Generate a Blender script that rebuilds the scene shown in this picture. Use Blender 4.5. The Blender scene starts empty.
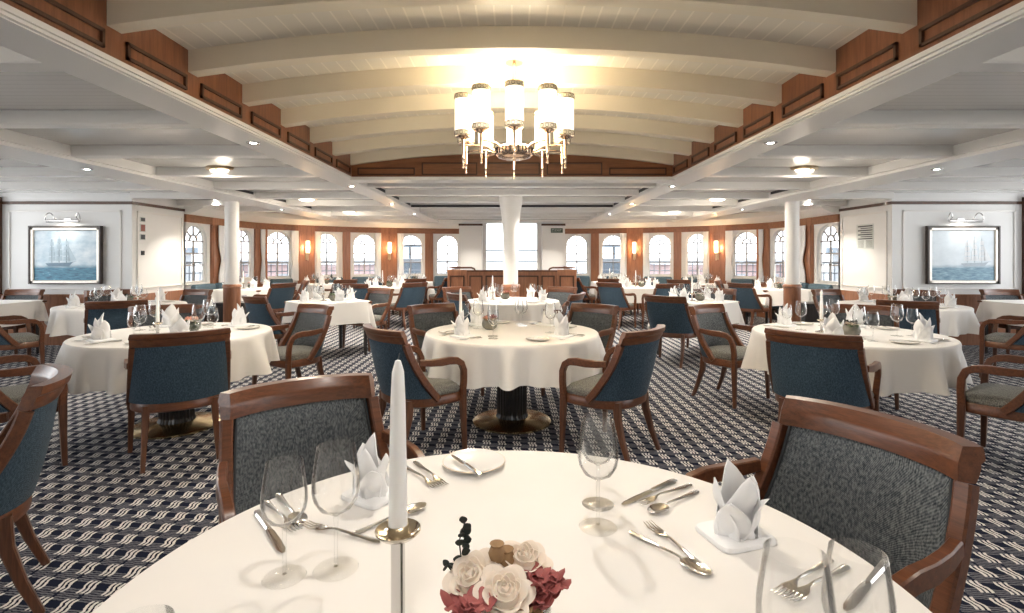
import bpy, math, random
from mathutils import Vector, Matrix
random.seed(7)
PI = math.pi
sc = bpy.context.scene
COL = sc.collection
F, H = 520.0, 1.37            # focal length in pixels, eye height

def sin(a): return math.sin(a)
def cos(a): return math.cos(a)

# ------------------------------------------------------------------ materials
class NT:
    def __init__(s, name):
        s.m = bpy.data.materials.new(name); s.m.use_nodes = True
        s.t = s.m.node_tree; s.n = s.t.nodes; s.l = s.t.links
        s.b = s.n['Principled BSDF']; s.out = s.n['Material Output']
    def new(s, typ, **kw):
        n = s.n.new(typ)
        for k, v in kw.items(): setattr(n, k, v)
        return n
    def put(s, sock, v):
        if hasattr(v, 'links') or hasattr(v, 'is_linked'): s.l.new(v, sock)
        else: sock.default_value = v
    def math(s, op, a, b=None, c=None):
        n = s.new('ShaderNodeMath', operation=op)
        for i, v in enumerate((a, b, c)):
            if v is not None: s.put(n.inputs[i], v)
        return n.outputs[0]
    def coord(s, which='Object'):
        return s.new('ShaderNodeTexCoord').outputs[which]
    def mapping(s, vec, scale=(1, 1, 1), rot=(0, 0, 0)):
        n = s.new('ShaderNodeMapping'); s.l.new(vec, n.inputs['Vector'])
        n.inputs['Scale'].default_value = scale; n.inputs['Rotation'].default_value = rot
        return n.outputs[0]
    def noise(s, vec, scale, detail=3, rough=.55):
        n = s.new('ShaderNodeTexNoise'); s.l.new(vec, n.inputs['Vector'])
        n.inputs['Scale'].default_value = scale; n.inputs['Detail'].default_value = detail
        n.inputs['Roughness'].default_value = rough
        return n.outputs['Fac']
    def mix(s, fac, a, b):
        n = s.new('ShaderNodeMix', data_type='RGBA')
        s.put(n.inputs[0], fac); s.put(n.inputs[6], a); s.put(n.inputs[7], b)
        return n.outputs[2]
    def ramp(s, fac, stops):
        n = s.new('ShaderNodeValToRGB'); s.l.new(fac, n.inputs[0])
        e = n.color_ramp.elements
        while len(e) < len(stops): e.new(.5)
        for i, (p, c) in enumerate(stops): e[i].position = p; e[i].color = c
        return n.outputs[0]
    def bump(s, h, strength=.2, dist=.01):
        n = s.new('ShaderNodeBump'); s.l.new(h, n.inputs['Height'])
        n.inputs['Strength'].default_value = strength; n.inputs['Distance'].default_value = dist
        s.l.new(n.outputs[0], s.b.inputs['Normal'])
    def base(s, c=None, rough=None, metal=None, **kw):
        if c is not None: s.put(s.b.inputs['Base Color'], c)
        if rough is not None: s.put(s.b.inputs['Roughness'], rough)
        if metal is not None: s.put(s.b.inputs['Metallic'], metal)
        for k, v in kw.items(): s.put(s.b.inputs[k], v)
        return s.m

def C(r, g, b): return (r, g, b, 1)

def plain(name, c, rough=.5, metal=0, var=.06, nscale=12, **kw):
    t = NT(name)
    f = t.noise(t.coord(), nscale, 3)
    a = tuple(max(0, x * (1 - var)) for x in c[:3]) + (1,)
    b = tuple(min(1, x * (1 + var)) for x in c[:3]) + (1,)
    return t.base(t.mix(f, a, b), rough, metal, **kw)

def wood(name, dark, light, rough=.3, axis=0, scale=1.0, coat=.25):
    t = NT(name)
    sc3 = [14 * scale] * 3; sc3[axis] = 1.1 * scale
    v = t.mapping(t.coord(), tuple(sc3))
    f = t.noise(v, 3.0, 6, .62)
    g = t.noise(v, 14.0, 2, .5)
    k = t.math('ADD', t.math('MULTIPLY', f, .75), t.math('MULTIPLY', g, .25))
    col = t.ramp(k, [(.3, dark), (.72, light)])
    t.bump(g, .05, .002)
    return t.base(col, rough, 0, **{'Coat Weight': coat, 'Coat Roughness': .15})

def fabric(name, c1, c2, freq=260, rough=.85, sheen=.2):
    t = NT(name)
    co = t.coord()
    sx = t.new('ShaderNodeSeparateXYZ'); t.l.new(co, sx.inputs[0])
    w1 = t.math('SINE', t.math('MULTIPLY', t.math('ADD', sx.outputs[0], t.math('MULTIPLY', sx.outputs[1], .6)), freq * 2 * PI / 1.0 / 2))
    w2 = t.math('SINE', t.math('MULTIPLY', t.math('ADD', sx.outputs[2], sx.outputs[1]), freq * PI))
    pr = t.math('MULTIPLY', w1, w2)
    n = t.noise(t.mapping(co, (1, 1, .5)), 160, 2)
    k = t.math('ADD', t.math('MULTIPLY', pr, .20), n)
    col = t.ramp(k, [(.28, c1), (.78, c2)])
    t.bump(pr, .25, .002)
    return t.base(col, rough, 0, **{'Sheen Weight': sheen * .4, 'Sheen Roughness': .4, 'Specular IOR Level': .25})

M = {}
M['wood'] = wood('chair_wood', C(.065, .021, .009), C(.195, .068, .027), .32, 0, 1.6, .12)
M['wood_v'] = wood('leg_wood', C(.06, .021, .010), C(.17, .065, .030), .28, 2, 1.6)
M['panel'] = wood('wall_panel_wood', C(.20, .079, .038), C(.40, .175, .092), .35, 2, .7)
M['panel_h'] = wood('frieze_wood', C(.16, .058, .026), C(.32, .135, .062), .35, 0, .7)
M['panel_y'] = wood('coffer_wood', C(.15, .050, .020), C(.30, .115, .050), .32, 2, .8)
M['panel_dark'] = wood('groove_wood', C(.045, .016, .008), C(.09, .034, .016), .4, 2, .8)
M['ebony'] = wood('dark_stained_wood', C(.012, .010, .010), C(.03, .022, .02), .3, 2, 1)
M['tweed'] = fabric('grey_tweed', C(.018, .026, .035), C(.195, .208, .215), 430)
M['seat_tweed'] = fabric('seat_tweed', C(.05, .05, .047), C(.34, .33, .295), 430)
M['blue'] = fabric('blue_upholstery', C(.017, .036, .056), C(.072, .114, .158), 430)
M['teal'] = fabric('banquette_cloth', C(.04, .075, .10), C(.13, .19, .23), 200)
M['piping'] = plain('piping_cord', C(.03, .035, .04), .6)
M['brass'] = plain('brass', C(.92, .72, .42), .22, 1, .08)
M['brass_dull'] = plain('satin_brass', C(.72, .55, .36), .3, 1, .08)
M['bronze'] = plain('copper_nickel', C(.80, .60, .46), .2, 1, .05)
M['champagne'] = plain('champagne_silver', C(.84, .76, .62), .14, 1, .05)
M['steel'] = plain('polished_steel', C(.82, .80, .77), .12, 1, .03)
M['chrome'] = plain('chrome', C(.64, .63, .62), .1, 1, .03)
M['white'] = plain('white_paint', C(.80, .785, .76), .35, 0, .02, 3)
M['wallwhite'] = plain('wall_paint', C(.80, .80, .79), .5, 0, .02, 3)
M['cream'] = plain('cream_beam_paint', C(.83, .76, .63), .45, 0, .03, 3)
M['black'] = plain('black_slot', C(.012, .012, .014), .5)
M['wax'] = plain('candle_wax', C(.88, .87, .85), .4, 0, .01, 6, **{'Subsurface Weight': .15, 'Subsurface Radius': (.01, .008, .006)})
M['china'] = plain('white_china', C(.88, .87, .85), .15, 0, .01)
M['napkin'] = plain('napkin_linen', C(.86, .86, .865), .8, 0, .015, 40)
M['curtain'] = plain('sheer_curtain', C(.85, .86, .88), .8, 0, .02, 20, **{'Transmission Weight': 0.0})
M['moss'] = plain('moss', C(.10, .12, .06), .9, 0, .5, 90)
M['stone'] = plain('grey_glazed_bowl', C(.17, .16, .13), .25, 0, .25, 40)
M['rose'] = plain('cream_rose', C(.86, .75, .64), .6, 0, .06, 30, **{'Subsurface Weight': .1})
M['peach'] = plain('peach_rose', C(.80, .42, .30), .6, 0, .12, 30)
M['red'] = plain('dusky_red_petals', C(.36, .095, .09), .6, 0, .35, 60)
M['leaf'] = plain('dark_leaves', C(.018, .026, .022), .5, 0, .3, 60)
M['green'] = plain('green_leaves', C(.10, .16, .07), .55, 0, .3, 60)
M['tan'] = plain('tan_seedhead', C(.36, .22, .11), .7, 0, .3, 80)
M['notice'] = plain('notice_paper', C(.62, .66, .64), .5, 0, .03)
M['ink'] = plain('dark_ink', C(.04, .05, .06), .5)
M['redink'] = plain('red_ink', C(.30, .09, .07), .5)
M['exitgreen'] = plain('exit_green', C(.03, .07, .05), .4)
M['frame_silver'] = plain('silver_leaf_frame', C(.62, .58, .52), .35, .6, .15, 30)
M['frame_dark'] = plain('dark_frame', C(.05, .035, .03), .35)
M['muntin'] = plain('glazing_bar_paint', C(.30, .28, .27), .5, 0, .03)
M['outer_red'] = plain('faded_red_boards', C(.36, .26, .25), .8, 0, .05)
M['outer_pale'] = plain('pale_render', C(.27, .28, .29), .8, 0, .04)
M['outer_grey'] = plain('blue_grey_steel', C(.13, .16, .19), .6, 0, .05)
M['outer_deck'] = plain('pale_deck', C(.24, .245, .25), .8, 0, .05)

def cloth_mat():
    t = NT('table_linen')
    co = t.coord()
    n = t.noise(co, 240, 2)
    f = t.noise(co, 5, 3)
    t.bump(t.math('ADD', t.math('MULTIPLY', n, .2), f), .06, .01)
    return t.base(t.mix(f, C(.83, .80, .765), C(.87, .845, .815)), .75, 0, **{'Sheen Weight': .1})
M['linen'] = cloth_mat()

def glass_mat(name, tint=(.97, .98, .98), body=.04, blend=.25):
    t = NT(name)
    tr = t.new('ShaderNodeBsdfTransparent'); tr.inputs[0].default_value = tint + (1,)
    gl = t.new('ShaderNodeBsdfGlossy'); gl.inputs['Roughness'].default_value = .02
    gl.inputs['Color'].default_value = (1, 1, 1, 1)
    lw = t.new('ShaderNodeLayerWeight'); lw.inputs['Blend'].default_value = blend
    f = t.math('ADD', t.math('MULTIPLY', lw.outputs['Fresnel'], .75), body)
    mx = t.new('ShaderNodeMixShader'); t.l.new(f, mx.inputs[0])
    t.l.new(tr.outputs[0], mx.inputs[1]); t.l.new(gl.outputs[0], mx.inputs[2])
    t.l.new(mx.outputs[0], t.out.inputs[0]); t.n.remove(t.b)
    return t.m
M['glass'] = glass_mat('drinking_glass', (.985, .987, .987), .026, .13)
M['foot_glass'] = glass_mat('glass_foot', (.98, .98, .975), .02, .10)
M['pane'] = glass_mat('window_glass', (.97, .985, 1.0), .02, .12)
M['vase'] = glass_mat('vase_glass', (.86, .87, .85), .05, .3)

def emit(name, c, s):
    t = NT(name)
    co = t.coord()
    n = t.noise(co, 6, 1)
    return t.base(C(.9, .88, .82), .4, 0, **{'Emission Color': t.mix(n, c, tuple(min(1, x * 1.04) for x in c[:3]) + (1,)), 'Emission Strength': s})
M['shade'] = emit('lit_frosted_shade', C(1, .88, .66), .42)
M['fret'] = plain('bronze_fretwork', C(.16, .10, .05), .4, .5)
M['shade_band'] = plain('fretted_shade_band', C(.86, .78, .62), .4)
M['sconce'] = emit('lit_sconce_glass', C(1, .72, .42), 1.6)
M['diffuser'] = emit('lit_diffuser', C(1, .90, .72), 1.2)
M['bulb'] = emit('lit_downlight', C(1, .95, .86), 12)

def planks(name, c, groove, width, axis, rough, gdark=.55):
    t = NT(name)
    sx = t.new('ShaderNodeSeparateXYZ'); t.l.new(t.coord(), sx.inputs[0])
    fr = t.math('FRACT', t.math('DIVIDE', sx.outputs[axis], width))
    d = t.math('ABSOLUTE', t.math('SUBTRACT', fr, .5))
    g = t.math('GREATER_THAN', d, .5 - groove / width)
    n = t.noise(t.coord(), 4, 2)
    a = t.mix(n, c, tuple(x * .96 for x in c[:3]) + (1,))
    t.bump(t.math('SUBTRACT', 1.0, g), .5, .004)
    return t.base(t.mix(g, a, tuple(min(.95, x * gdark) for x in c[:3]) + (1,)), rough)
M['vault'] = planks('vault_boards', C(.83, .78, .69), .005, .095, 0, .5, 1.14)
M['boards'] = planks('ceiling_boards', C(.66, .645, .62), .003, .07, 1, .22, .74)

def carpet():
    t = NT('wave_carpet')
    co = t.coord()
    sx = t.new('ShaderNodeSeparateXYZ'); t.l.new(co, sx.inputs[0])
    wob = t.math('MULTIPLY', t.math('SUBTRACT', t.noise(co, 55, 1), .5), .010)
    x = t.math('DIVIDE', t.math('ADD', sx.outputs[0], wob), .112)
    y = t.math('DIVIDE', t.math('ADD', sx.outputs[1], wob), .118)
    y = t.math('ADD', y, t.math('MULTIPLY', x, .12))
    fx = t.math('FRACT', x); fy = t.math('FRACT', y)
    gx = t.math('FRACT', t.math('ADD', x, .47)); gy = t.math('FRACT', t.math('ADD', y, .5))
    def inside(v, lo, hi):
        return t.math('MULTIPLY', t.math('GREATER_THAN', v, lo), t.math('LESS_THAN', v, hi))
    # three white S strokes
    a = t.math('DIVIDE', t.math('SUBTRACT', fx, .06), .56)
    b = t.math('DIVIDE', t.math('SUBTRACT', fy, .06), .70)
    s = t.math('ADD', t.math('MULTIPLY', a, 3.0), t.math('MULTIPLY', t.math('SINE', t.math('MULTIPLY', b, 2 * PI)), -.27))
    st = t.math('MULTIPLY', inside(t.math('FRACT', s), .20, .76), t.math('MULTIPLY', inside(s, 0.0, 3.0), inside(b, 0, 1)))
    # grey striped bricks
    ln = t.math('GREATER_THAN', t.math('FRACT', t.math('MULTIPLY', gy, 9.0)), .42)
    gr = t.math('MULTIPLY', ln, t.math('MULTIPLY', inside(gx, .0, .88), inside(gy, .16, .78)))
    n = t.noise(co, 420, 2)
    dark = t.mix(n, C(.005, .007, .017), C(.017, .022, .046))
    grey = t.mix(n, C(.085, .09, .115), C(.215, .215, .235))
    whit = t.mix(n, C(.56, .54, .52), C(.86, .84, .80))
    col = t.mix(gr, dark, grey)
    col = t.mix(st, col, whit)
    t.bump(n, .4, .004)
    return t.base(col, .95, 0, **{'Specular IOR Level': .08})
M['carpet'] = carpet()

def paint_sea(name, sky1, sky2, sea1, sea2, horizon):
    t = NT(name)
    co = t.coord()
    sx = t.new('ShaderNodeSeparateXYZ'); t.l.new(co, sx.inputs[0])
    z = sx.outputs[2]
    clouds = t.noise(t.mapping(co, (2.2, 1, 3.6)), 2.2, 4)
    sky = t.mix(t.ramp(clouds, [(.35, C(0, 0, 0)), (.7, C(1, 1, 1))]), sky1, sky2)
    waves = t.noise(t.mapping(co, (3, 1, 14)), 3.2, 5, .65)
    sea = t.ramp(waves, [(.32, sea1), (.62, sea2), (.8, C(.55, .68, .74))])
    edge = t.math('ADD', z, t.math('MULTIPLY', t.math('SUBTRACT', clouds, .5), .03))
    k = t.new('ShaderNodeMapRange'); t.l.new(edge, k.inputs[0])
    k.inputs[1].default_value = horizon - .03; k.inputs[2].default_value = horizon + .03
    return t.base(t.mix(k.outputs[0], sea, sky), .4)

# ------------------------------------------------------------------ mesh helpers
class MB:
    def __init__(s): s.v = []; s.f = []
    def add(s, vs, fs):
        o = len(s.v); s.v += [tuple(p) for p in vs]; s.f += [tuple(i + o for i in f) for f in fs]; return s
    def box(s, x0, x1, y0, y1, z0, z1, bv=0.0):
        if bv <= 0:
            return s.add([(x, y, z) for x in (x0, x1) for y in (y0, y1) for z in (z0, z1)],
                         [(0, 1, 3, 2), (4, 6, 7, 5), (0, 4, 5, 1), (2, 3, 7, 6), (0, 2, 6, 4), (1, 5, 7, 3)])
        b = min(bv, (x1 - x0) / 2.01, (y1 - y0) / 2.01, (z1 - z0) / 2.01)
        out = [(x0 + b, y0), (x1 - b, y0), (x1, y0 + b), (x1, y1 - b), (x1 - b, y1), (x0 + b, y1), (x0, y1 - b), (x0, y0 + b)]
        inn = [(x0 + b, y0 + b), (x1 - b, y0 + b), (x1 - b, y0 + b), (x1 - b, y1 - b), (x1 - b, y1 - b), (x0 + b, y1 - b), (x0 + b, y1 - b), (x0 + b, y0 + b)]
        rings = [[(p[0], p[1], z0) for p in inn], [(p[0], p[1], z0 + b) for p in out], [(p[0], p[1], z1 - b) for p in out], [(p[0], p[1], z1) for p in inn]]
        vs = sum(rings, []); fs = []
        for r in range(3):
            for i in range(8):
                j = (i + 1) % 8; fs.append((r * 8 + i, r * 8 + j, r * 8 + 8 + j, r * 8 + 8 + i))
        fs.append(tuple(range(7, -1, -1))); fs.append(tuple(range(24, 32)))
        return s.add(vs, fs)
    def lathe(s, prof, n=24, c=(0, 0, 0), sx=1, sy=1, ring=False):
        vs = []; fs = []
        if ring: prof = list(prof) + [prof[0]]
        for (r, z) in prof:
            for i in range(n):
                a = 2 * PI * i / n
                vs.append((c[0] + r * cos(a) * sx, c[1] + r * sin(a) * sy, c[2] + z))
        for k in range(len(prof) - 1):
            for i in range(n):
                j = (i + 1) % n
                fs.append((k * n + i, k * n + j, k * n + n + j, k * n + n + i))
        if prof[0][0] > 1e-6 and not ring: fs.append(tuple(range(n - 1, -1, -1)))
        if prof[-1][0] > 1e-6 and not ring: fs.append(tuple(range((len(prof) - 1) * n, len(prof) * n)))
        return s.add(vs, fs)
    def loft(s, rings, cap=True, closed=True):
        n = len(rings[0]); vs = sum([list(r) for r in rings], []); fs = []
        for k in range(len(rings) - 1):
            for i in range(n if closed else n - 1):
                j = (i + 1) % n
                fs.append((k * n + i, k * n + j, k * n + n + j, k * n + n + i))
        if cap and closed:
            fs.append(tuple(range(n - 1, -1, -1))); fs.append(tuple(range((len(rings) - 1) * n, len(rings) * n)))
        return s.add(vs, fs)
    def sweep(s, path, w, h, up=(0, 0, 1), k=.28):
        """rounded rectangular bar along a path; w sideways, h along 'up'"""
        P = [Vector(p) for p in path]; N = len(P); up = Vector(up)
        rings = []
        for i in range(N):
            d = (P[min(i + 1, N - 1)] - P[max(i - 1, 0)]).normalized()
            sd = d.cross(up)
            if sd.length < 1e-4: sd = Vector((1, 0, 0))
            sd.normalize(); u = sd.cross(d).normalized()
            ww = (w[i] if isinstance(w, (list, tuple)) else w) / 2
            hh = (h[i] if isinstance(h, (list, tuple)) else h) / 2
            b = min(ww, hh) * k
            pts = [(-ww + b, -hh), (ww - b, -hh), (ww, -hh + b), (ww, hh - b), (ww - b, hh), (-ww + b, hh), (-ww, hh - b), (-ww, -hh + b)]
            rings.append([P[i] + sd * a + u * c for a, c in pts])
        return s.loft(rings)
    def tube(s, path, r, n=8):
        P = [Vector(p) for p in path]; N = len(P); rings = []
        ref = Vector((0, 0, 1))
        for i in range(N):
            d = (P[min(i + 1, N - 1)] - P[max(i - 1, 0)]).normalized()
            sd = d.cross(ref)
            if sd.length < .05: sd = d.cross(Vector((1, 0, 0)))
            sd.normalize(); u = sd.cross(d)
            rr = r[i] if isinstance(r, (list, tuple)) else r
            rings.append([P[i] + sd * (rr * cos(2 * PI * q / n)) + u * (rr * sin(2 * PI * q / n)) for q in range(n)])
        return s.loft(rings)
    def grid(s, fn, nu, nv):
        vs = [fn(i / nu, j / nv) for i in range(nu + 1) for j in range(nv + 1)]
        fs = [(i * (nv + 1) + j, (i + 1) * (nv + 1) + j, (i + 1) * (nv + 1) + j + 1, i * (nv + 1) + j + 1) for i in range(nu) for j in range(nv)]
        return s.add(vs, fs)
    def slab(s, front, back, nu, nv):
        """closed solid between two grids"""
        o = (nu + 1) * (nv + 1)
        vs = [front(i / nu, j / nv) for i in range(nu + 1) for j in range(nv + 1)] + [back(i / nu, j / nv) for i in range(nu + 1) for j in range(nv + 1)]
        q = lambda i, j: i * (nv + 1) + j
        fs = []
        for i in range(nu):
            for j in range(nv):
                fs.append((q(i, j), q(i + 1, j), q(i + 1, j + 1), q(i, j + 1)))
                fs.append((o + q(i, j), o + q(i, j + 1), o + q(i + 1, j + 1), o + q(i + 1, j)))
        for i in range(nu):
            fs.append((q(i, 0), o + q(i, 0), o + q(i + 1, 0), q(i + 1, 0)))
            fs.append((q(i, nv), q(i + 1, nv), o + q(i + 1, nv), o + q(i, nv)))
        for j in range(nv):
            fs.append((q(0, j), q(0, j + 1), o + q(0, j + 1), o + q(0, j)))
            fs.append((q(nu, j), o + q(nu, j), o + q(nu, j + 1), q(nu, j + 1)))
        return s.add(vs, fs)
    def xf(s, m):
        s.v = [tuple(m @ Vector(p)) for p in s.v]; return s
    def build(s, name, mat, parent=None, smooth=True, loc=None, auto=40):
        me = bpy.data.meshes.new(name); me.from_pydata(s.v, [], s.f); me.update()
        import bmesh
        bm = bmesh.new(); bm.from_mesh(me)
        bmesh.ops.recalc_face_normals(bm, faces=bm.faces)
        for f in bm.faces: f.smooth = smooth
        if smooth:
            for e in bm.edges:
                if len(e.link_faces) == 2 and e.calc_face_angle(0) > math.radians(auto): e.smooth = False
        bm.to_mesh(me); bm.free()
        me.materials.append(mat if not isinstance(mat, str) else M[mat])
        o = bpy.data.objects.new(name, me); COL.objects.link(o)
        if parent: o.parent = parent
        if loc: o.location = loc
        return o

def tag(o, label=None, cat=None, group=None, kind=None):
    if label: o['label'] = label
    if cat: o['category'] = cat
    if group: o['group'] = group
    if kind: o['kind'] = kind
    return o
def thing(name, label, cat, loc=(0, 0, 0), rz=0, group=None):
    o = bpy.data.objects.new(name, None); COL.objects.link(o)
    o.empty_display_size = .1
    o.location = loc; o.rotation_euler = (0, 0, rz)
    return tag(o, label, cat, group)
def struct(o, label=None):
    o['kind'] = 'structure'
    if label: o['label'] = label
    return o
def copy_tree(o, parent=None):
    c = o.copy(); COL.objects.link(c)
    if parent: c.parent = parent
    for ch in list(o.children): copy_tree(ch, c)
    return c
PROTO = {}
def place(key, maker, loc, rz, label, group=None):
    """first use makes the thing, later ones copy it with its parts"""
    if key not in PROTO:
        PROTO[key] = o = maker()
    else:
        o = copy_tree(PROTO[key])
    o.location = loc; o.rotation_euler = (0, 0, rz)
    o['label'] = label
    if group: o['group'] = group
    return o
def lamp(name, typ, loc, energy, color=(1, .9, .75), size=.05, parent=None, **kw):
    l = bpy.data.lights.new(name, typ); l.energy = energy; l.color = color
    if typ in ('POINT', 'SPOT'): l.shadow_soft_size = size
    if typ == 'AREA': l.shape = 'DISK'; l.size = size
    for k, v in kw.items(): setattr(l, k, v)
    o = bpy.data.objects.new(name, l); COL.objects.link(o); o.location = loc
    if parent: o.parent = parent
    return o

# ------------------------------------------------------------------ room shell
XW, ZS, BZ = 5.92, 11.0, 3.4        # side wall, start of the rounded end, its depth
def plan(dx):
    s = 1 if dx >= 0 else -1; t = abs(dx) / F
    if t > 1e-6 and XW / t <= ZS: return Vector((s * XW, XW / t))
    A = (t / XW) ** 2 + 1 / BZ ** 2; B = -2 * ZS / BZ ** 2; D = ZS ** 2 / BZ ** 2 - 1
    Y = (-B + math.sqrt(B * B - 4 * A * D)) / (2 * A)
    return Vector((s * t * Y, Y))

struct(MB().box(-9, 9, -2.5, 15.2, -.1, 0).build('floor', 'carpet', smooth=False))
VX = 1.85
def vh(x): return 2.69 - .13 * (x / 1.8) ** 2
# vault of cream boards, from behind the eye to its wooden end
mb = MB(); N = 28
mb.slab(lambda u, v: (-VX + 2 * VX * u, -2.5 + 8.5 * v, vh(-VX + 2 * VX * u)),
        lambda u, v: (-VX + 2 * VX * u, -2.5 + 8.5 * v, vh(-VX + 2 * VX * u) + .06), N, 1)
struct(mb.build('ceiling_vault', 'vault'))
tn = [0]
def trim(mb, mat, smooth=False, name=None):
    tn[0] += 1
    return struct(mb.build(name or 'trim_%d' % tn[0], mat, smooth=smooth))
k = 0
for i in range(-8, 7):
    y = 2.97 + (i - 1) * .596
    if y > 5.96: break
    mb = MB()
    fx = lambda u: -VX + 2 * VX * u
    mb.slab(lambda u, v: (fx(u), y + .09 * v, vh(fx(u)) - .125), lambda u, v: (fx(u), y + .09 * v, vh(fx(u)) + .01), N, 1)
    trim(mb, 'cream', True)
    # raised frames on the wooden cheeks, one per bay
    for s in (-1, 1):
        x1 = s * VX
        q = MB()
        ya, yb, za, zb = y + .115, y + .57, 2.315, 2.40
        if yb > 5.98: continue
        t_ = .016
        for (a, b, c, d) in ((ya, yb, za, za + t_), (ya, yb, zb - t_, zb), (ya, ya + t_, za, zb), (yb - t_, yb, za, zb)):
            q.box(min(x1, x1 - s * .014), max(x1, x1 - s * .014), a, b, c, d)
        trim(q, 'panel_dark')
for s, nm in ((-1, 'left'), (1, 'right')):
    x0, x1 = sorted((s * VX, s * (VX + .05)))
    struct(MB().box(x0, x1, -2.5, 6.05, 2.285, 2.70).build('wall_coffer_' + nm, 'panel_y', smooth=False))
    # white beam with stepped inner moulding running the length of the room
    q = MB()
    a, b = sorted((s * 1.875, s * 2.13)); q.box(a, b, -2.5, 13.2, 2.25, 2.44)
    a, b = sorted((s * 1.84, s * 1.88)); q.box(a, b, -2.5, 6.0, 2.268, 2.292)
    a, b = sorted((s * 1.855, s * 1.88)); q.box(a, b, -2.5, 13.2, 2.255, 2.275)
    trim(q, 'white')
    # second beam line over the columns
    q = MB(); a, b = sorted((s * 4.0, s * 4.5)); q.box(a, b, -2.5, 13.0, 2.25, 2.40)
    a, b = sorted((s * 3.96, s * 4.0)); q.box(a, b, -2.5, 13.0, 2.28, 2.38)
    trim(q, 'white')
    # cross beams of the side ceilings
    for i in range(-2, 10):
        y = 2.42 + 1.12 * i
        q = MB(); a, b = sorted((s * 2.13, s * 3.96)); q.box(a, b, y, y + .13, 2.275, 2.40, .008)
        trim(q, 'white')
        q = MB(); a, b = sorted((s * 4.5, s * (8.9 if y < 8 else 5.9))); q.box(a, b, y, y + .13, 2.275, 2.40, .008)
        if y < 11.3: trim(q, 'white')
    a, b = sorted((s * 2.0, s * 9))
    struct(MB().box(a, b, -2.5, 15.2, 2.37, 2.45).build('ceiling_' + nm, 'boards', smooth=False))
# wooden end of the vault
q = MB()
fx = lambda u: -VX + 2 * VX * u
q.slab(lambda u, v: (fx(u), 6.0, 2.285 + (vh(fx(u)) - 2.285) * v), lambda u, v: (fx(u), 6.06, 2.285 + (vh(fx(u)) - 2.285) * v), N, 1)
struct(q.build('wall_coffer_end', 'panel_h'))
q = MB()
for (a, b) in ((-1.78, -1.12), (-1.04, -.4), (-.32, .32), (.4, 1.04), (1.12, 1.78)):
    za, zb, t_ = 2.315, 2.40 + (.06 if abs(a + b) < 2.2 else 0), .014
    for (x0, x1, c, d) in ((a, b, za, za + t_), (a, b, zb - t_, zb), (a, a + t_, za, zb), (b - t_, b, za, zb)):
        q.box(x0, x1, 5.988, 6.0, c, d)
trim(q, 'panel_dark')
trim(MB().box(-1.875, 1.875, 5.95, 6.2, 2.25, 2.29, .006), 'white')
struct(MB().box(-2.1, 2.1, 6.06, 15.2, 2.37, 2.45).build('ceiling_back', 'boards', smooth=False))
for i in range(7):
    y = 6.75 + i * .95
    trim(MB().box(-1.875, 1.875, y, y + .13, 2.285, 2.40, .008), 'white')

struct(MB().box(-9, 9, -2.62, -2.5, 0, 2.75).build('wall_back', 'wallwhite', smooth=False))
for s, nm in ((-1, 'left'), (1, 'right')):
    a, b = sorted((s * 9, s * 9.12))
    q = MB(); q.box(a, b, -2.5, 8.42, 0, .75)
    for y in (-2.5, -.4, 1.7, 3.8, 5.9, 8.0): q.box(a, b, y, y + .3, .75, 2.37)
    struct(q.build('wall_side_' + nm, 'wallwhite', smooth=False))
# painted side recesses: walls with panel mouldings
YP = 8.1
def frame_on(q, ax, pos, out, a, b, z0, z1, t_=.03, d=.018):
    for (p, r, c, e) in ((a, b, z0, z0 + t_), (a, b, z1 - t_, z1), (a, a + t_, z0, z1), (b - t_, b, z0, z1)):
        lo, hi = sorted((pos, pos + out * d))
        if ax == 'y': q.box(p, r, lo, hi, c, e, .004)
        else: q.box(lo, hi, p, r, c, e, .004)
for s, nm in ((-1, 'left'), (1, 'right')):
    a, b = sorted((s * XW, s * 9))
    struct(MB().box(a, b, YP, YP + .12, .0, 2.37).build('wall_painting_' + nm, 'wallwhite', smooth=False))
    a, b = sorted((s * XW, s * (XW + .12)))
    struct(MB().box(a, b, YP + .12, 9.43, 0, 2.37).build('wall_panelled_' + nm, 'wallwhite', smooth=False))
    q = MB()
    lo, hi = sorted((s * 6.08, s * 7.84)); frame_on(q, 'y', YP, -1, lo, hi, .86, 2.10)
    frame_on(q, 'x', s * XW, -s, YP + .1, 9.33, .86, 2.10)
    trim(q, 'white')
    q = MB()
    lo, hi = sorted((s * XW, s * 7.94)); q.box(lo, hi, YP - .02, YP, 2.19, 2.235)
    lo, hi = sorted((s * XW, s * (XW - .02))); q.box(lo, hi, YP - .02, 9.43, 2.19, 2.235)
    trim(q, 'panel_dark')
    q = MB()
    lo, hi = sorted((s * (XW - .03), s * 7.94)); q.box(lo, hi, YP - .03, YP, 0, .78); q.box(lo, hi, YP - .045, YP, .75, .79)
    lo, hi = sorted((s * XW, s * (XW - .03))); q.box(lo, hi, YP - .03, 9.43, 0, .78)
    struct(trim(q, 'panel', name='baseboard_' + nm))
    q = MB(); lo, hi = sorted((s * 7.94, s * 8.5)); q.box(lo, hi, YP - .12, YP, 0, 2.30)
    trim(q, 'panel_dark')

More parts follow.
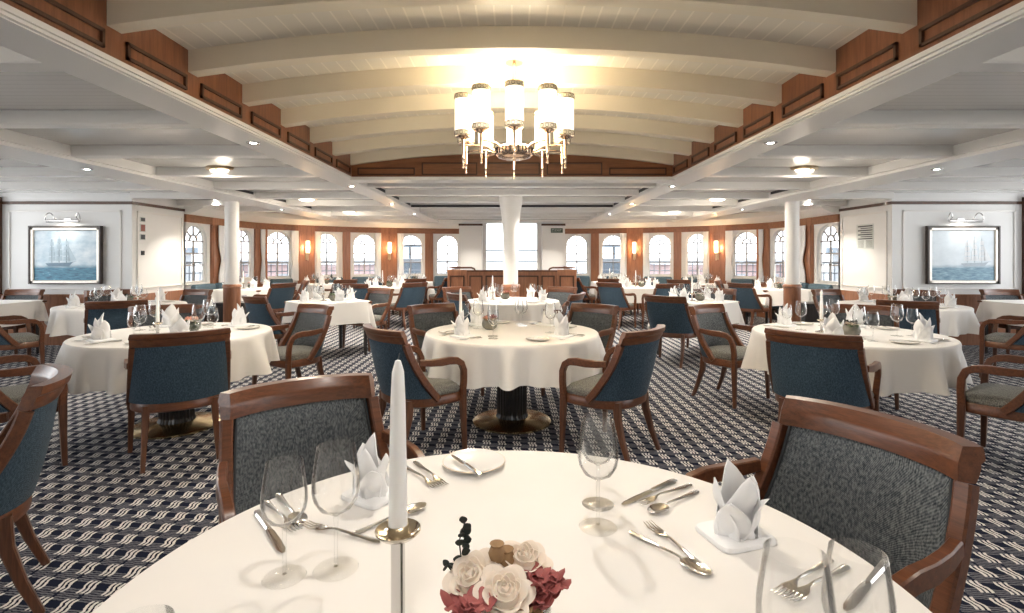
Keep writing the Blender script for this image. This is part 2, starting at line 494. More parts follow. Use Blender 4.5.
# rounded window end: bays between wooden piers
Z_SILL, Z_TOP, Z_FB, Z_FT = .89, 1.975, 2.005, 2.145
def wall_frame(P, Q):
    d = (Q - P); L = d.length; d.normalize()
    out = Vector((d.y, -d.x))
    if out.dot((P + Q) / 2 - Vector((0, 6))) < 0: out = -out
    def m(x, y, z): return (P.x + d.x * x + out.x * y, P.y + d.y * x + out.y * y, z)
    return L, m
def wbox(mb, m, x0, x1, y0, y1, z0, z1):
    mb.add([m(x, y, z) for x in (x0, x1) for y in (y0, y1) for z in (z0, z1)],
           [(0, 1, 3, 2), (4, 6, 7, 5), (0, 4, 5, 1), (2, 3, 7, 6), (0, 2, 6, 4), (1, 5, 7, 3)])
wn = [0]; wl = [0]
def arch_pts(cx, hw, z0, z1, n=14):
    zs = z1 - hw * .92
    pts = [(cx - hw, z0)]
    for i in range(n + 1):
        a = PI - PI * i / n
        pts.append((cx + hw * cos(a), zs + hw * .92 * sin(a)))
    pts.append((cx + hw, z0))
    return pts
def bay(p0, p1, w0, w1):
    """white board with an arched window between pixel rays p0..p1, opening w0..w1"""
    P, Q = plan(p0), plan(p1); L, m = wall_frame(P, Q)
    f0 = (w0 - p0) / (p1 - p0); f1 = (w1 - p0) / (p1 - p0)
    cx, hw = L * (f0 + f1) / 2, L * abs(f1 - f0) / 2 * 1.05
    wl[0] += 1
    pts = arch_pts(cx, hw, Z_SILL, Z_TOP)
    q = MB(); TH = .11
    wbox(q, m, 0, L, 0, TH, 0, Z_SILL)
    wbox(q, m, 0, cx - hw, 0, TH, Z_SILL, Z_FB); wbox(q, m, cx + hw, L, 0, TH, Z_SILL, Z_FB)
    for i in range(1, len(pts) - 2):
        (xa, za), (xb, zb) = pts[i], pts[i + 1]
        vs = [m(x, y, z) for y in (0, TH) for (x, z) in ((xa, za), (xb, zb), (xb, Z_FB), (xa, Z_FB))]
        q.add(vs, [(0, 1, 2, 3), (4, 7, 6, 5), (0, 4, 5, 1), (2, 6, 7, 3)])
    struct(q.build('wall_window_bay_%d' % wl[0], 'wallwhite', smooth=False))
    wn[0] += 1
    root = thing('window_%d' % wn[0], None, None); struct(root, 'arched window with glazing bars in the rounded end wall')
    ins = .03
    pin = arch_pts(cx, hw - ins, Z_SILL + ins, Z_TOP - ins)
    q = MB()
    for i in range(len(pts)):
        j = (i + 1) % len(pts)
        vs = [m(x, y, z) for y in (.05, .09) for (x, z) in (pts[i], pts[j], pin[j], pin[i])]
        q.add(vs, [(0, 1, 2, 3), (4, 7, 6, 5), (0, 4, 5, 1), (2, 6, 7, 3)])
    q.build('frame', 'white', root, smooth=False)
    q = MB(); zs = Z_TOP - hw * .92; g = .0135
    wbox(q, m, cx - g, cx + g, .055, .082, Z_SILL, zs + .02)
    wbox(q, m, cx - g, cx + g, .055, .082, zs + hw * .34, Z_TOP - .02)
    for z in (zs, Z_SILL + (zs - Z_SILL) * .70, Z_SILL + (zs - Z_SILL) * .42):
        wbox(q, m, cx - hw, cx + hw, .055, .082, z - g, z + g)
    n = 10; r0, r1 = hw * .3, hw * .3 + 2 * g
    for i in range(n):
        a, b = PI * i / n, PI * (i + 1) / n
        vs = [m(cx + r * cos(t), y, zs + r * sin(t)) for y in (.055, .082) for (r, t) in ((r0, a), (r0, b), (r1, b), (r1, a))]
        q.add(vs, [(0, 1, 2, 3), (4, 7, 6, 5), (0, 4, 5, 1), (2, 6, 7, 3)])
    for a in (PI * .25, PI * .75):
        x0, z0 = cx + r1 * cos(a), zs + r1 * sin(a); x1, z1 = cx + hw * .97 * cos(a), zs + hw * .9 * sin(a)
        nx, nz = -sin(a) * g * .8, cos(a) * g * .8
        vs = [m(x, y, z) for y in (.055, .082) for (x, z) in ((x0 - nx, z0 - nz), (x1 - nx, z1 - nz), (x1 + nx, z1 + nz), (x0 + nx, z0 + nz))]
        q.add(vs, [(0, 1, 2, 3), (4, 7, 6, 5), (0, 4, 5, 1), (2, 6, 7, 3), (0, 3, 7, 4), (1, 5, 6, 2)])
    q.build('glazing_bars', M['muntin'], root, smooth=False)
    q = MB(); q.add([m(x, .068, z) for (x, z) in pin] + [m(x, .072, z) for (x, z) in pin],
                    [tuple(range(len(pin))), tuple(range(2 * len(pin) - 1, len(pin) - 1, -1))])
    q.build('pane', 'pane', root, smooth=False)
    q = MB(); wbox(q, m, cx - hw - .03, cx + hw + .03, -.04, .05, Z_SILL - .03, Z_SILL)
    q.build('sill', 'white', root, smooth=False)
    return P, Q, L, m
def pier(p0, p1, wide=False, thick=.05):
    P, Q = plan(p0), plan(p1); L, m = wall_frame(P, Q)
    wl[0] += 1
    q = MB(); wbox(q, m, 0, L, -thick, .12, 0, Z_FB if not wide else Z_FT)
    if wide:
        for (a, b, c, d) in ((.05, L - .05, .95, 1.0), (.05, L - .05, 1.93, 1.98)): wbox(q, m, a, b, -thick - .012, -thick, c, d)
        wbox(q, m, .03, .06, -thick - .012, -thick, .95, 1.98); wbox(q, m, L - .06, L - .03, -thick - .012, -thick, .95, 1.98)
    struct(q.build('wall_pier_%d' % wl[0], 'panel', smooth=False))
    return L, m
def curtain(dx0, dx1, label):
    P, Q = plan(dx0), plan(dx1); L, m = wall_frame(P, Q)
    q = MB()
    def fn(off):
        def f(u, v):
            tie = 1 - .35 * math.exp(-((v - .42) / .16) ** 2)
            x = L * u * tie + (L * .18 * (1 - tie))
            return m(x, -.085 - .018 * sin(u * 26) * (.5 + .5 * tie) + off, .80 + 1.2 * v)
        return f
    q.slab(fn(-.003), fn(.003), 30, 12)
    o = q.build('curtain', 'curtain'); tag(o, label, 'curtain', 'white curtains at the arched windows'); return o
names = {-1: 'left', 1: 'right'}
SCONCE = []
for s in (-1, 1):
    side = names[s]
    bay(s * 50.5, s * 79, s * 54, s * 75)
    pier(s * 79, s * 87)
    bay(s * 87, s * 115, s * 90, s * 112)
    SCONCE.append((s, 'inner', pier(s * 115, s * 131, True)))
    bay(s * 131, s * 162, s * 136.5, s * 158.5)
    pier(s * 162, s * 169.5)
    bay(s * 169.5, s * 198, s * 174.5, s * 195)
    SCONCE.append((s, 'outer', pier(s * 198, s * 214.5, True)))
    bay(s * 214.5, s * 246, s * 221.5, s * 245.5)
    pier(s * 246, s * 258)
    bay(s * 258, s * 281, s * 260, s * 277)
    pier(s * 281, s * 302, True)
    bay(s * 302, s * 328, s * 305.5, s * 326)
    curtain(s * 215, s * 222.5, 'white curtain on the %s side between outer sconce and arched window' % side)
    curtain(s * 131.5, s * 137.5, 'white curtain beside the inner %s sconce, window away from centre' % side)
    curtain(s * 108.5, s * 114.5, 'white curtain beside the inner %s sconce, window towards centre' % side)
    curtain(s * 192, s * 197.5, 'white curtain beside the outer %s sconce, window towards centre' % side)
    curtain(s * 288, s * 298, 'long white curtain between the two %s side wall windows by the column' % side)
    curtain(s * 249.5, s * 254, 'narrow white curtain on the %s pier behind the column' % side)
# frieze and cove following the curve
for s, nm in ((-1, 'left'), (1, 'right')):
    pts = [plan(s * d) for d in (50.5, 65, 79, 87, 101, 115, 131, 146, 162, 169.5, 184, 198, 214.5, 230, 246, 258, 281, 302, 328)]
    for (z0, z1, inn, mat, name) in ((Z_FB, Z_FT, .045, 'panel_h', None), (Z_FT, 2.37, .10, 'white', 'wall_cove_' + nm)):
        q = MB(); rings = []
        for i, p in enumerate(pts):
            d = (pts[min(i + 1, len(pts) - 1)] - pts[max(i - 1, 0)]).normalized(); out = Vector((d.y, -d.x))
            if out.dot(p - Vector((0, 6))) < 0: out = -out
            a, b = p - out * inn, p + out * .14
            if mat == 'white': rings.append([(a.x, a.y, z0), (b.x, b.y, z0), (b.x, b.y, z1), (p.x - out.x * .34, p.y - out.y * .34, z1), (p.x - out.x * .34, p.y - out.y * .34, z1 - .11)])
            else: rings.append([(a.x, a.y, z0), (b.x, b.y, z0), (b.x, b.y, z1), (a.x, a.y, z1)])
        q.loft(rings)
        trim(q, mat, False, name)
# centre of the end wall: two white panels and a tall glazed opening
for s, nm in ((-1, 'left'), (1, 'right')):
    a, b = sorted((s * .80, s * 1.42))
    struct(MB().box(a, b, 13.95, 14.5, 0, 2.27).build('wall_stair_' + nm, 'wallwhite', smooth=False))
    trim(MB().box(a - .01, b + .01, 13.92, 14.0, 2.21, 2.265), 'panel_dark')
    q = MB(); frame_on(q, 'y', 13.95, -1, a + .04, b - .04, .3, 2.16, .015, .01); trim(q, 'white')
root = struct(thing('window_centre', None, None), 'tall plain window between the white panels')
q = MB()
for (x0, x1, z0, z1) in ((-.80, -.70, .3, 2.30), (.68, .80, .3, 2.30), (-.8, .8, 2.28, 2.36), (-.8, .8, .2, .32)): q.box(x0, x1, 14.2, 14.3, z0, z1)
q.build('frame', 'white', root, smooth=False)
q = MB()
q.box(-.7, .7, 14.23, 14.27, 1.53, 1.565); q.box(-.02, .02, 14.23, 14.27, .32, 2.28)
q.build('glazing_bars', 'outer_grey', root, smooth=False)
MB().box(-.7, .7, 14.245, 14.25, .32, 2.28).build('pane', 'pane', root, smooth=False)
trim(MB().box(-1.5, 1.5, 13.9, 14.6, 2.30, 2.40), 'white')

# air slots
sl = [0]
def slot(x0, x1, y0, y1, z, label):
    o = MB().box(x0, x1, y0, y1, z - .02, z + .02).build('air_slot', 'black', smooth=False)
    tag(o, label, 'vent', 'black air slots in the ceiling')
slot(-1.86, 1.86, 9.585, 9.6, 2.31, 'long black air slot across the ceiling before the wood partition')
for s in (-1, 1):
    for i, y in enumerate((6.9, 7.85, 8.8)):
        a, b = sorted((s * 1.866, s * 1.876)); slot(a, b, y + .16, y + .75, 2.335, 'black air slot along the %s centre beam, %s one from the chandelier' % (names[s], ('first', 'second', 'third')[i]))
    for i, y in enumerate((7.0, 8.15, 9.3)):
        a, b = sorted((s * 3.952, s * 3.961)); slot(a, b, y + .17, y + .95, 2.345, 'black air slot beside the %s column beam, %s one from the camera' % (names[s], ('first', 'second', 'third')[i]))

# columns
for x, nm in ((-4.47, 'left'), (-.02, 'centre'), (4.47, 'right')):
    root = thing('column', None, None, (x, 8.3, 0)); struct(root, '%s round white column with a wooden foot' % nm)
    r = .105 if nm != 'centre' else .117
    if nm == 'centre':
        prof = [(r, .93), (r, 1.55), (r * 1.1, 1.85), (r * 1.35, 2.10), (r * 1.55, 2.22), (r * 1.6, 2.37)]
    else: prof = [(r, .93), (r, 2.255)]
    MB().lathe(prof, 32).build('shaft', 'white', root)
    MB().lathe([(r + .02, 0), (r + .02, .885), (r + .035, .89), (r + .035, .915), (r + .02, .935), (r - .01, .94)], 32).build('foot', 'panel', root)

# wood partition round the stair
root = thing('wood_partition', 'panelled wooden partition with raised rounded ends behind the centre column', 'partition', (0, 11, 0))
q = MB()
q.box(-.95, .95, -.03, .03, 0, 1.08, .01)
q.build('front_panel', 'panel', root, smooth=False)
for s in (-1, 1):
    q = MB(); a, b = sorted((s * .95, s * 1.36)); q.box(a, b, -.05, .05, 0, 1.10, .01)
    a, b = sorted((s * 1.28, s * 1.36)); q.box(a, b, .05, 1.9, 0, 1.10, .01)
    q.build('end_panel', 'panel', root, smooth=False)
    q = MB()
    path = [(s * .78, 0, 1.09), (s * .80, 0, 1.125), (s * .86, 0, 1.145), (s * 1.25, 0, 1.145), (s * 1.31, 0.05, 1.14), (s * 1.32, .3, 1.135), (s * 1.32, 1.9, 1.13)]
    q.sweep(path, .09, .035); q.build('handrail', 'wood', root)
q = MB(); q.box(-.95, .95, -.045, .045, 1.06, 1.095, .008); q.build('top_rail', 'wood', root)
q = MB()
for (a, b) in ((-1.31, -1.0), (-.90, -.62), (-.56, -.1), (.1, .56), (.62, .90), (1.0, 1.31)):
    yy = -.05 if abs(a + b) > 2 else -.03
    frame_on(q, 'y', yy, -1, a, b, .2, .98, .03, .014)
q.build('panel_moulding', 'panel_dark', root, smooth=False)

# ------------------------------------------------------------------ light fittings
def make_flush():
    r = thing('ceiling_lamp', None, 'lamp')
    MB().lathe([(.17, 0), (.175, -.012), (.165, -.03), (.14, -.035), (.13, -.03), (.13, 0)], 32, ring=True).build('rim', 'brass_dull', r)
    MB().lathe([(.132, -.03), (.12, -.055), (.085, -.072), (.03, -.08), (0, -.081)], 32).build('diffuser', 'diffuser', r)
    q = MB()
    for a in (.6, 2.7, 4.8): q.lathe([(0, -.05), (.008, -.048), (.009, -.035), (.006, -.025)], 8, (.165 * cos(a), .165 * sin(a), 0))
    q.build('screw_cap', 'brass', r)
    return r
for s in (-1, 1):
    for (x, y, w) in ((3.25, 5.85, 'first'), (3.4, 8.6, 'second'), (3.45, 11.0, 'third')):
        o = place('flush', make_flush, (s * x, y, 2.37), 0, 'round brass rimmed ceiling lamp on the %s side, %s from the camera' % (names[s], w), 'round ceiling lamps')
        lamp('bulb_light', 'POINT', (s * x, y, 2.17), 2.5, (1, .88, .72), .08)
        lamp('bulb_light', 'AREA', (s * x, y, 2.28), 12, (1, .89, .74), .22)
    o = place('flush', make_flush, (s * 3.25, .6, 2.37), 0, 'round brass rimmed ceiling lamp overhead on the %s side' % names[s], 'round ceiling lamps')
    lamp('bulb_light', 'POINT', (s * 3.25, .6, 2.2), 10, (1, .9, .76), .1)
def make_spot():
    r = thing('downlight', None, 'downlight')
    MB().lathe([(.026, .0), (.028, -.006), (.045, -.008), (.05, -.003), (.05, 0)], 24, ring=True).build('trim_ring', 'chrome', r)
    MB().lathe([(.027, -.002), (.02, -.006), (0, -.007)], 16).build('bulb', 'bulb', r)
    return r
SP = []
for s in (-1, 1):
    for i, y in enumerate((4.0, 6.45, 8.6, 10.6)):
        SP.append((s * 1.99, y, 2.25, '%s centre beam, %s from the camera' % (names[s], ('first', 'second', 'third', 'fourth')[i])))
    SP.append((s * 4.25, 5.2, 2.25, '%s column beam, first from the camera' % names[s]))
    SP.append((s * 4.25, 9.6, 2.25, '%s column beam, second from the camera' % names[s]))
    for w_, x_ in (('by the centre', 1.0), ('before the inner sconce', 2.75), ('before the outer sconce', 4.3)):  # extra downlights, added to brighten the end wall
        SP.append((s * x_, (13.0, 12.7, 11.6)[int(x_ // 1.5)], 2.37, 'end ceiling, added for light, %s side, %s' % (names[s], w_)))
    SP.append((s * 5.2, 9.1, 2.37, 'ceiling by the %s side windows' % names[s]))
for i, y in enumerate((7.3, 8.25, 9.2, 10.6)):
    for j, x in enumerate((-1.1, .55) if i % 2 else (-.75, 1.0)):
        SP.append((x, y, 2.37, 'ceiling behind the vault, row %s, %s one' % (('one', 'two', 'three', 'four')[i], ('left', 'right')[j])))
for (x, y, z, w) in SP:
    place('spot', make_spot, (x, y, z), 0, 'small round downlight in the ' + w, 'small downlights')
    l = lamp('spot_light', 'SPOT', (x, y, z - .03), 24 if y < 8 else 40, (1, .92, .8), .03, spot_size=1.9, spot_blend=.6)
def make_vspot():
    r = thing('downlight', None, 'downlight')
    MB().lathe([(.03, .01), (.034, -.02), (.055, -.022), (.06, -.01), (.06, .01)], 24, ring=True).build('trim_ring', 'brass', r)
    MB().lathe([(.032, -.01), (.02, -.018), (0, -.02)], 16).build('bulb', 'bulb', r)
    return r
for (x, y, w, e) in ((-.02, 2.57, 'between the first beams of the vault', 26), (-.02, .85, 'over the nearest table', 15), (-.02, -.9, 'behind the camera', 25)):
    place('vspot', make_vspot, (x, y, vh(0)), 0, 'brass rimmed round downlight ' + w, 'vault downlights')
    lamp('spot_light', 'SPOT', (x, y, vh(0) - .05), e, (1, .93, .85), .04, spot_size=2.3, spot_blend=.7)

# chandelier
CH = (.015, 3.5, 2.07)
root = thing('chandelier', 'brass chandelier of ten lit glass cylinders under the vault', 'chandelier', CH)
q = MB(); q.lathe([(0, -.045), (.05, -.045), (.11, -.03), (.125, -.01), (.125, .03), (.10, .045), (.02, .05), (.012, .07), (.012, .60), (.06, .605), (.06, .625)], 32)
q.build('hub', 'bronze', root)
q = MB()
for i in range(28):
    a = 2 * PI * i / 28; q.tube([(.127 * cos(a), .127 * sin(a), -.012), (.127 * cos(a), .127 * sin(a), .032)], .0045, 6)
q.build('hub_beading', 'ebony', root)
for i in range(10):
    a = -PI / 2 + i * 2 * PI / 10; ca, sa = cos(a), sin(a); R = .35
    q = MB()
    q.tube([(.11 * ca, .11 * sa, -.005), (.2 * ca, .2 * sa, .03), (.3 * ca, .3 * sa, .032), (R * ca, R * sa, .025)], .008, 8)
    q.lathe([(0, -.125), (.006, -.121), (.008, -.113), (.005, -.105), (.006, -.06), (.010, -.055), (.008, -.05), (.010, .066), (.03, .078), (.05, .082), (.052, .088), (0, .088)], 14, (R * ca, R * sa, 0))
    q.build('arm', 'bronze', root)
    zb = .088
    sh = MB().lathe([(.054, zb + .03), (.056, zb + .032), (.056, zb + .238), (.054, zb + .24)], 24, (R * ca, R * sa, 0), ring=True).build('shade', 'shade', root)
    for z0 in (zb, zb + .238):
        MB().lathe([(.0545, z0), (.0565, z0 + .001), (.0565, z0 + .031), (.0545, z0 + .032)], 24, (R * ca, R * sa, 0), ring=True).build('shade_band', 'shade_band', sh)
        q = MB()
        for z in (z0 + .002, z0 + .030): q.lathe([(.0565, z - .002), (.0585, z), (.0565, z + .002)], 24, (R * ca, R * sa, 0), ring=True)
        for j in range(11):
            b = 2 * PI * j / 11; cx, cy = R * ca + .0575 * cos(b), R * sa + .0575 * sin(b)
            tx, ty = -sin(b), cos(b)
            q.tube([(cx + tx * .011 * cos(t), cy + ty * .011 * cos(t), z0 + .016 + .011 * sin(t)) for t in [2 * PI * w / 10 for w in range(11)]], .0014, 5)
        q.build('fretwork', 'fret', sh)
lamp('chandelier_light', 'POINT', (CH[0], CH[1], 2.17), 24, (1, .83, .56), .2)

# sconces on the wide pilasters
for s, w, (L, m) in SCONCE:
    c = m(L / 2, -.05, 0)
    b = Vector(m(L / 2, -1, 0)) - Vector(m(L / 2, 0, 0)); rz = math.atan2(b.y, b.x) + PI / 2
    r = thing('wall_sconce', 'lit wall sconce on the %s pilaster %s the room centre' % (names[s], 'nearer' if w == 'inner' else 'farther from'), 'wall lamp', (c[0], c[1], 1.58), rz, 'wall sconces')
    q = MB(); q.box(-.04, .04, -.02, 0.0, -.28, .05, .006); q.tube([(0, -.01, -.22), (0, -.06, -.24), (0, -.075, -.2), (0, -.075, -.13)], .010, 8)
    q.lathe([(0, -.14), (.035, -.135), (.042, -.11)], 16, (0, -.075, 0)); q.lathe([(0, -.30), (.012, -.29), (.008, -.26), (.014, -.24), (.010, -.2)], 12, (0, -.075, 0))
    q.build('bracket', 'brass_dull', r)
    MB().lathe([(.040, -.11), (.046, -.08), (.046, .16), (.042, .18), (0, .185)], 20, (0, -.075, 0)).build('glass_shade', 'sconce', r)
    lp = Vector(c) + b.normalized() * .17
    lamp('sconce_light', 'POINT', (lp.x, lp.y, 1.6), 5, (1, .62, .30), .06)

# paintings and their lamps
for s in (-1, 1):
    px = s * 6.91 if s < 0 else 6.98
    root = thing('painting', ('framed sea painting of a sailing ship on the left white wall' if s < 0 else 'framed sea painting of a pale sailing ship on the right white wall'), 'painting', (px, YP - .02, 1.395), 0, 'ship paintings')
    W, Hh = .535, .435
    q = MB()
    for k_, (d, t_, y0) in enumerate(((0, .05, .05),)):
        for (x0, x1, z0, z1) in ((-W, W, Hh - t_, Hh), (-W, W, -Hh, -Hh + t_), (-W, -W + t_, -Hh, Hh), (W - t_, W, -Hh, Hh)): q.box(x0, x1, -y0, 0, z0, z1, .01)
    q.build('frame', 'frame_silver', root, smooth=False)
    q = MB(); t_ = .022
    for (x0, x1, z0, z1) in ((-W - t_, W + t_, Hh, Hh + t_), (-W - t_, -W, -Hh, Hh), (W, W + t_, -Hh, Hh), (-W - t_, W + t_, -Hh - .008, -Hh)): q.box(x0, x1, -.06, 0, z0, z1)
    q.build('frame_edge', 'frame_dark', root, smooth=False)
    mt = paint_sea('sea_painting_' + names[s], C(.42, .56, .66) if s < 0 else C(.62, .70, .76), C(.72, .80, .86), C(.01, .09, .17) if s < 0 else C(.06, .16, .25), C(.05, .25, .38) if s < 0 else C(.22, .38, .48), -.17)
    cv = MB().box(-W + .045, W - .045, -.03, -.01, -Hh + .045, Hh - .045).build('canvas', mt, root, smooth=False)
    # the ship, a thin layer of paint
    t = plain('ship_paint_' + names[s], C(.16, .25, .33) if s < 0 else C(.40, .47, .53), .6, 0, .2, 30)
    t2 = plain('sail_paint_' + names[s], C(.46, .58, .66) if s < 0 else C(.74, .77, .80), .6, 0, .1, 30)
    ox = -.10 if s < 0 else .18
    q = MB(); y = -.0325
    def poly(q, pts):
        pts = [(x * 1.25, (z + .15) * 1.25 - .15) for x, z in pts]
        q.add([(x + ox, y, z) for x, z in pts] + [(x + ox, y + .0035, z) for x, z in pts], [tuple(range(len(pts))), tuple(range(2 * len(pts) - 1, len(pts) - 1, -1))] + [(i, (i + 1) % len(pts), (i + 1) % len(pts) + len(pts), i + len(pts)) for i in range(len(pts))])
    poly(q, [(-.17, -.13), (-.13, -.165), (.12, -.165), (.17, -.115), (.22, -.10), (.12, -.12), (-.1, -.125)])
    for mx, mh in ((-.09, .17), (0, .21), (.09, .18)): poly(q, [(mx - .003, -.12), (mx + .003, -.12), (mx + .002, mh), (mx - .002, mh)])
    q.build('painted_hull', t, cv, smooth=False)
    q = MB()
    for mx, mh in ((-.09, .15), (0, .19), (.09, .16)):
        for i in range(4):
            z0 = -.10 + i * (mh + .10) / 4; z1 = z0 + (mh + .10) / 4 - .012; w0 = .042 - i * .006
            poly(q, [(mx - w0, z0), (mx + w0, z0 + .004), (mx + w0 * .85, z1), (mx - w0 * .85, z1)])
    poly(q, [(.12, -.10), (.21, -.09), (.11, .10)])
    q.build('painted_sails', t2, cv, smooth=False)
    r = thing('picture_light', 'chrome picture light with two curved arms over the %s painting' % names[s], 'picture lamp', (px, YP, 1.91), 0, 'picture lights')
    q = MB(); q.tube([(-.25, -.10, .015), (.25, -.10, .015)], .022, 12); q.build('lamp_bar', 'chrome', r)
    for x in (-.17, .17):
        q = MB(); q.tube([(x, -.0, .03)] + [(x - .0 + .05 * (1 - cos(a)) * (1 if x > 0 else -1), -.06 - .05 * (1 - cos(a)) * .5, .03 + .11 * sin(a)) for a in [i * PI / 8 for i in range(1, 8)]] + [(x + .1 * (1 if x > 0 else -1), -.1, .03)], .008, 8)
        q.build('curved_arm', 'chrome', r)
    MB().box(-.06, .06, -.02, 0, -.0, .06, .005).build('wall_plate', 'chrome', r)
    lamp('picture_glow', 'AREA', (px, YP - .12, 1.895), 1.0, (1, .94, .85), .25)

# notices and signs
def wallbox(x, y0, y1, z0, z1, s, d=.012):
    a, b = sorted((x, x - s * d)); return MB().box(a, b, y0, y1, z0, z1)
xl = -XW
for (z0, z1, mt, lab) in ((1.93, 2.01, 'ink', 'small dark pictogram plate, topmost on the left panelled wall'), (1.77, 1.90, 'redink', 'dark red notice plate under the topmost plate on the panelled wall'), (1.64, 1.74, 'ink', 'dark notice plate, third down on the left panelled wall')):
    r = thing('wall_notice', lab, 'notice', (xl, 8.33, 0), 0, 'notice plates on the panelled wall')
    wallbox(0, -.06, .06, z0, z1, -1, .008).build('backing', 'notice', r, smooth=False)
    q = wallbox(.008, -.045, .045, z0 + .012, z1 - .012, -1, .003); q.build('pictogram', mt, r, smooth=False)
r = thing('wall_switch', 'small dark switch on the left panelled wall below the notices', 'switch', (xl, 8.33, 0))
wallbox(0, -.035, .035, 1.40, 1.47, -1, .012).build('plate', 'ink', r, smooth=False); wallbox(.012, -.012, .012, 1.42, 1.45, -1, .006).build('rocker', 'frame_dark', r, smooth=False)
r = thing('safety_notice', 'pale safety notice with rows of dark text on the right panelled wall', 'notice', (XW, 8.72, 0))
wallbox(0, -.21, .21, 1.50, 1.92, 1, .006).build('sheet', 'notice', r, smooth=False)
q = MB()
for i, (z, h_) in enumerate(((1.885, .022), (1.85, .014), (1.815, .02), (1.78, .014), (1.745, .02), (1.71, .014), (1.675, .02))):
    q.box(-.0075, -.006, -.19, .17 - (i % 2) * .07, z - h_ / 2, z + h_ / 2)
for i in range(7): q.box(-.0075, -.006, -.19, -.03, 1.64 - i * .018, 1.646 - i * .018); q.box(-.0075, -.006, .02, .17, 1.64 - i * .018, 1.646 - i * .018)
q.build('printed_lines', 'ink', r, smooth=False)
r = thing('exit_sign', 'dark exit sign with pale symbols on the right white panel', 'sign', (1.2, 13.935, 2.08))
MB().box(-.16, .16, -.015, 0, -.06, .06).build('plate', 'exitgreen', r, smooth=False)
q = MB()
q.box(-.13, -.12, -.019, -.015, -.04, .04); q.box(-.13, -.07, -.019, -.015, .03, .04); q.box(-.08, -.07, -.019, -.015, -.04, .04)
q.lathe([(0, -.019), (.01, -.017)], 8, (0, 0, 0)).build('symbol', 'notice', r, smooth=False)
cu = bpy.data.curves.new('exit_text', 'FONT'); cu.body = 'EXIT'; cu.size = .085; cu.extrude = .002; cu.align_x = 'LEFT'; cu.align_y = 'CENTER'
cu.materials.append(M['notice'])
to = bpy.data.objects.new('text_source', cu); COL.objects.link(to); bpy.context.view_layer.update()
me = bpy.data.meshes.new_from_object(to.evaluated_get(bpy.context.evaluated_depsgraph_get())); bpy.data.objects.remove(to)
to = bpy.data.objects.new('lettering', me); COL.objects.link(to); to.parent = r; to.location = (-.045, -.017, 0); to.rotation_euler = (PI / 2, 0, 0)

# ------------------------------------------------------------------ outside the windows
root = thing('deck_railing', 'white ship railing on the open deck beyond the windows', 'railing')
pts = [(9.2 * sin(a), 11.0 + 6.0 * cos(a)) for a in [-1.55 + 3.1 * i / 40 for i in range(41)]]
for z in (1.22, .95, .7):
    q = MB(); q.tube([(x, y, z) for x, y in pts], .03 if z > 1.2 else .015, 8); q.build('handrail' if z > 1.2 else 'lower_rail', 'outer_pale', root)
q = MB()
for i in range(161):
    a = -1.55 + 3.1 * i / 160; x, y = 9.2 * sin(a), 11 + 6 * cos(a); q.tube([(x, y, 0), (x, y, 1.22)], .012, 5)
tag(q.build('bars', 'outer_grey', root), kind='stuff')
struct(MB().box(-13, 13, 8.4, 20, -.35, -.1).build('ground_deck', 'outer_deck', smooth=False))
for s in (-1, 1):
    r = thing('deck_house', 'blue grey deck machinery housing outside the %s windows near centre' % names[s], 'deck housing', (s * 3.35, 18.6, -.1), 0, 'deck housings')
    q = MB(); q.box(-.55, .55, -.4, .4, 0, 1.35, .05); q.build('body', 'outer_grey', r)
    q = MB(); q.box(-.68, .68, -.5, .5, 1.35, 1.43, .02); q.build('top', 'outer_pale', r)
    q = MB(); q.tube([(-.3, 0, 1.4), (-.3, 0, 1.85)], .05, 8); q.tube([(.3, 0, 1.4), (.3, 0, 1.85)], .05, 8); q.box(-.5, .5, -.1, .1, 1.82, 1.9); q.build('winch_frame', 'outer_grey', r)
    r = thing('quay_shed', 'faded red quay shed with a pale roof seen through the %s windows' % names[s], 'building', (s * 13.5, 36, -2), 0 if s < 0 else .05, 'quay sheds')
    q = MB(); q.box(-4.5, 4.5, -3, 3, 0, 2.9); q.build('wall', 'outer_red', r, smooth=False)
    q = MB(); q.add([(-4.8, -3.3, 2.9), (4.8, -3.3, 2.9), (4.8, 3.3, 2.9), (-4.8, 3.3, 2.9), (-4.8, 0, 3.3), (4.8, 0, 3.3)], [(0, 1, 5, 4), (2, 3, 4, 5), (0, 4, 3), (1, 2, 5), (0, 3, 2, 1)]); q.build('roof', 'outer_pale', r, smooth=False)
    for x in (-3, -1, 1, 3): MB().box(x - .35, x + .35, -3.05, -3, 1.3, 2.3).build('window', 'outer_pale', r, smooth=False)
    r = thing('quay_warehouse', 'long pale warehouse on the quay beyond the %s side windows' % names[s], 'building', (s * 27, 26, -2), s * -.7, 'quay warehouses')
    q = MB(); q.box(-9, 9, -3, 3, 0, 3.6); q.build('wall', 'outer_pale', r, smooth=False)
    q = MB(); q.box(-9.3, 9.3, -3.3, 3.3, 3.6, 3.9); q.build('roof', 'outer_grey', r, smooth=False)
    for x in range(-8, 9, 2): MB().box(x - .4, x + .4, -3.05, -3, 1.4, 2.6).build('window', 'outer_grey', r, smooth=False)
struct(MB().box(-90, 90, 22, 120, -2.3, -2.0).build('ground_quay', 'outer_deck', smooth=False))

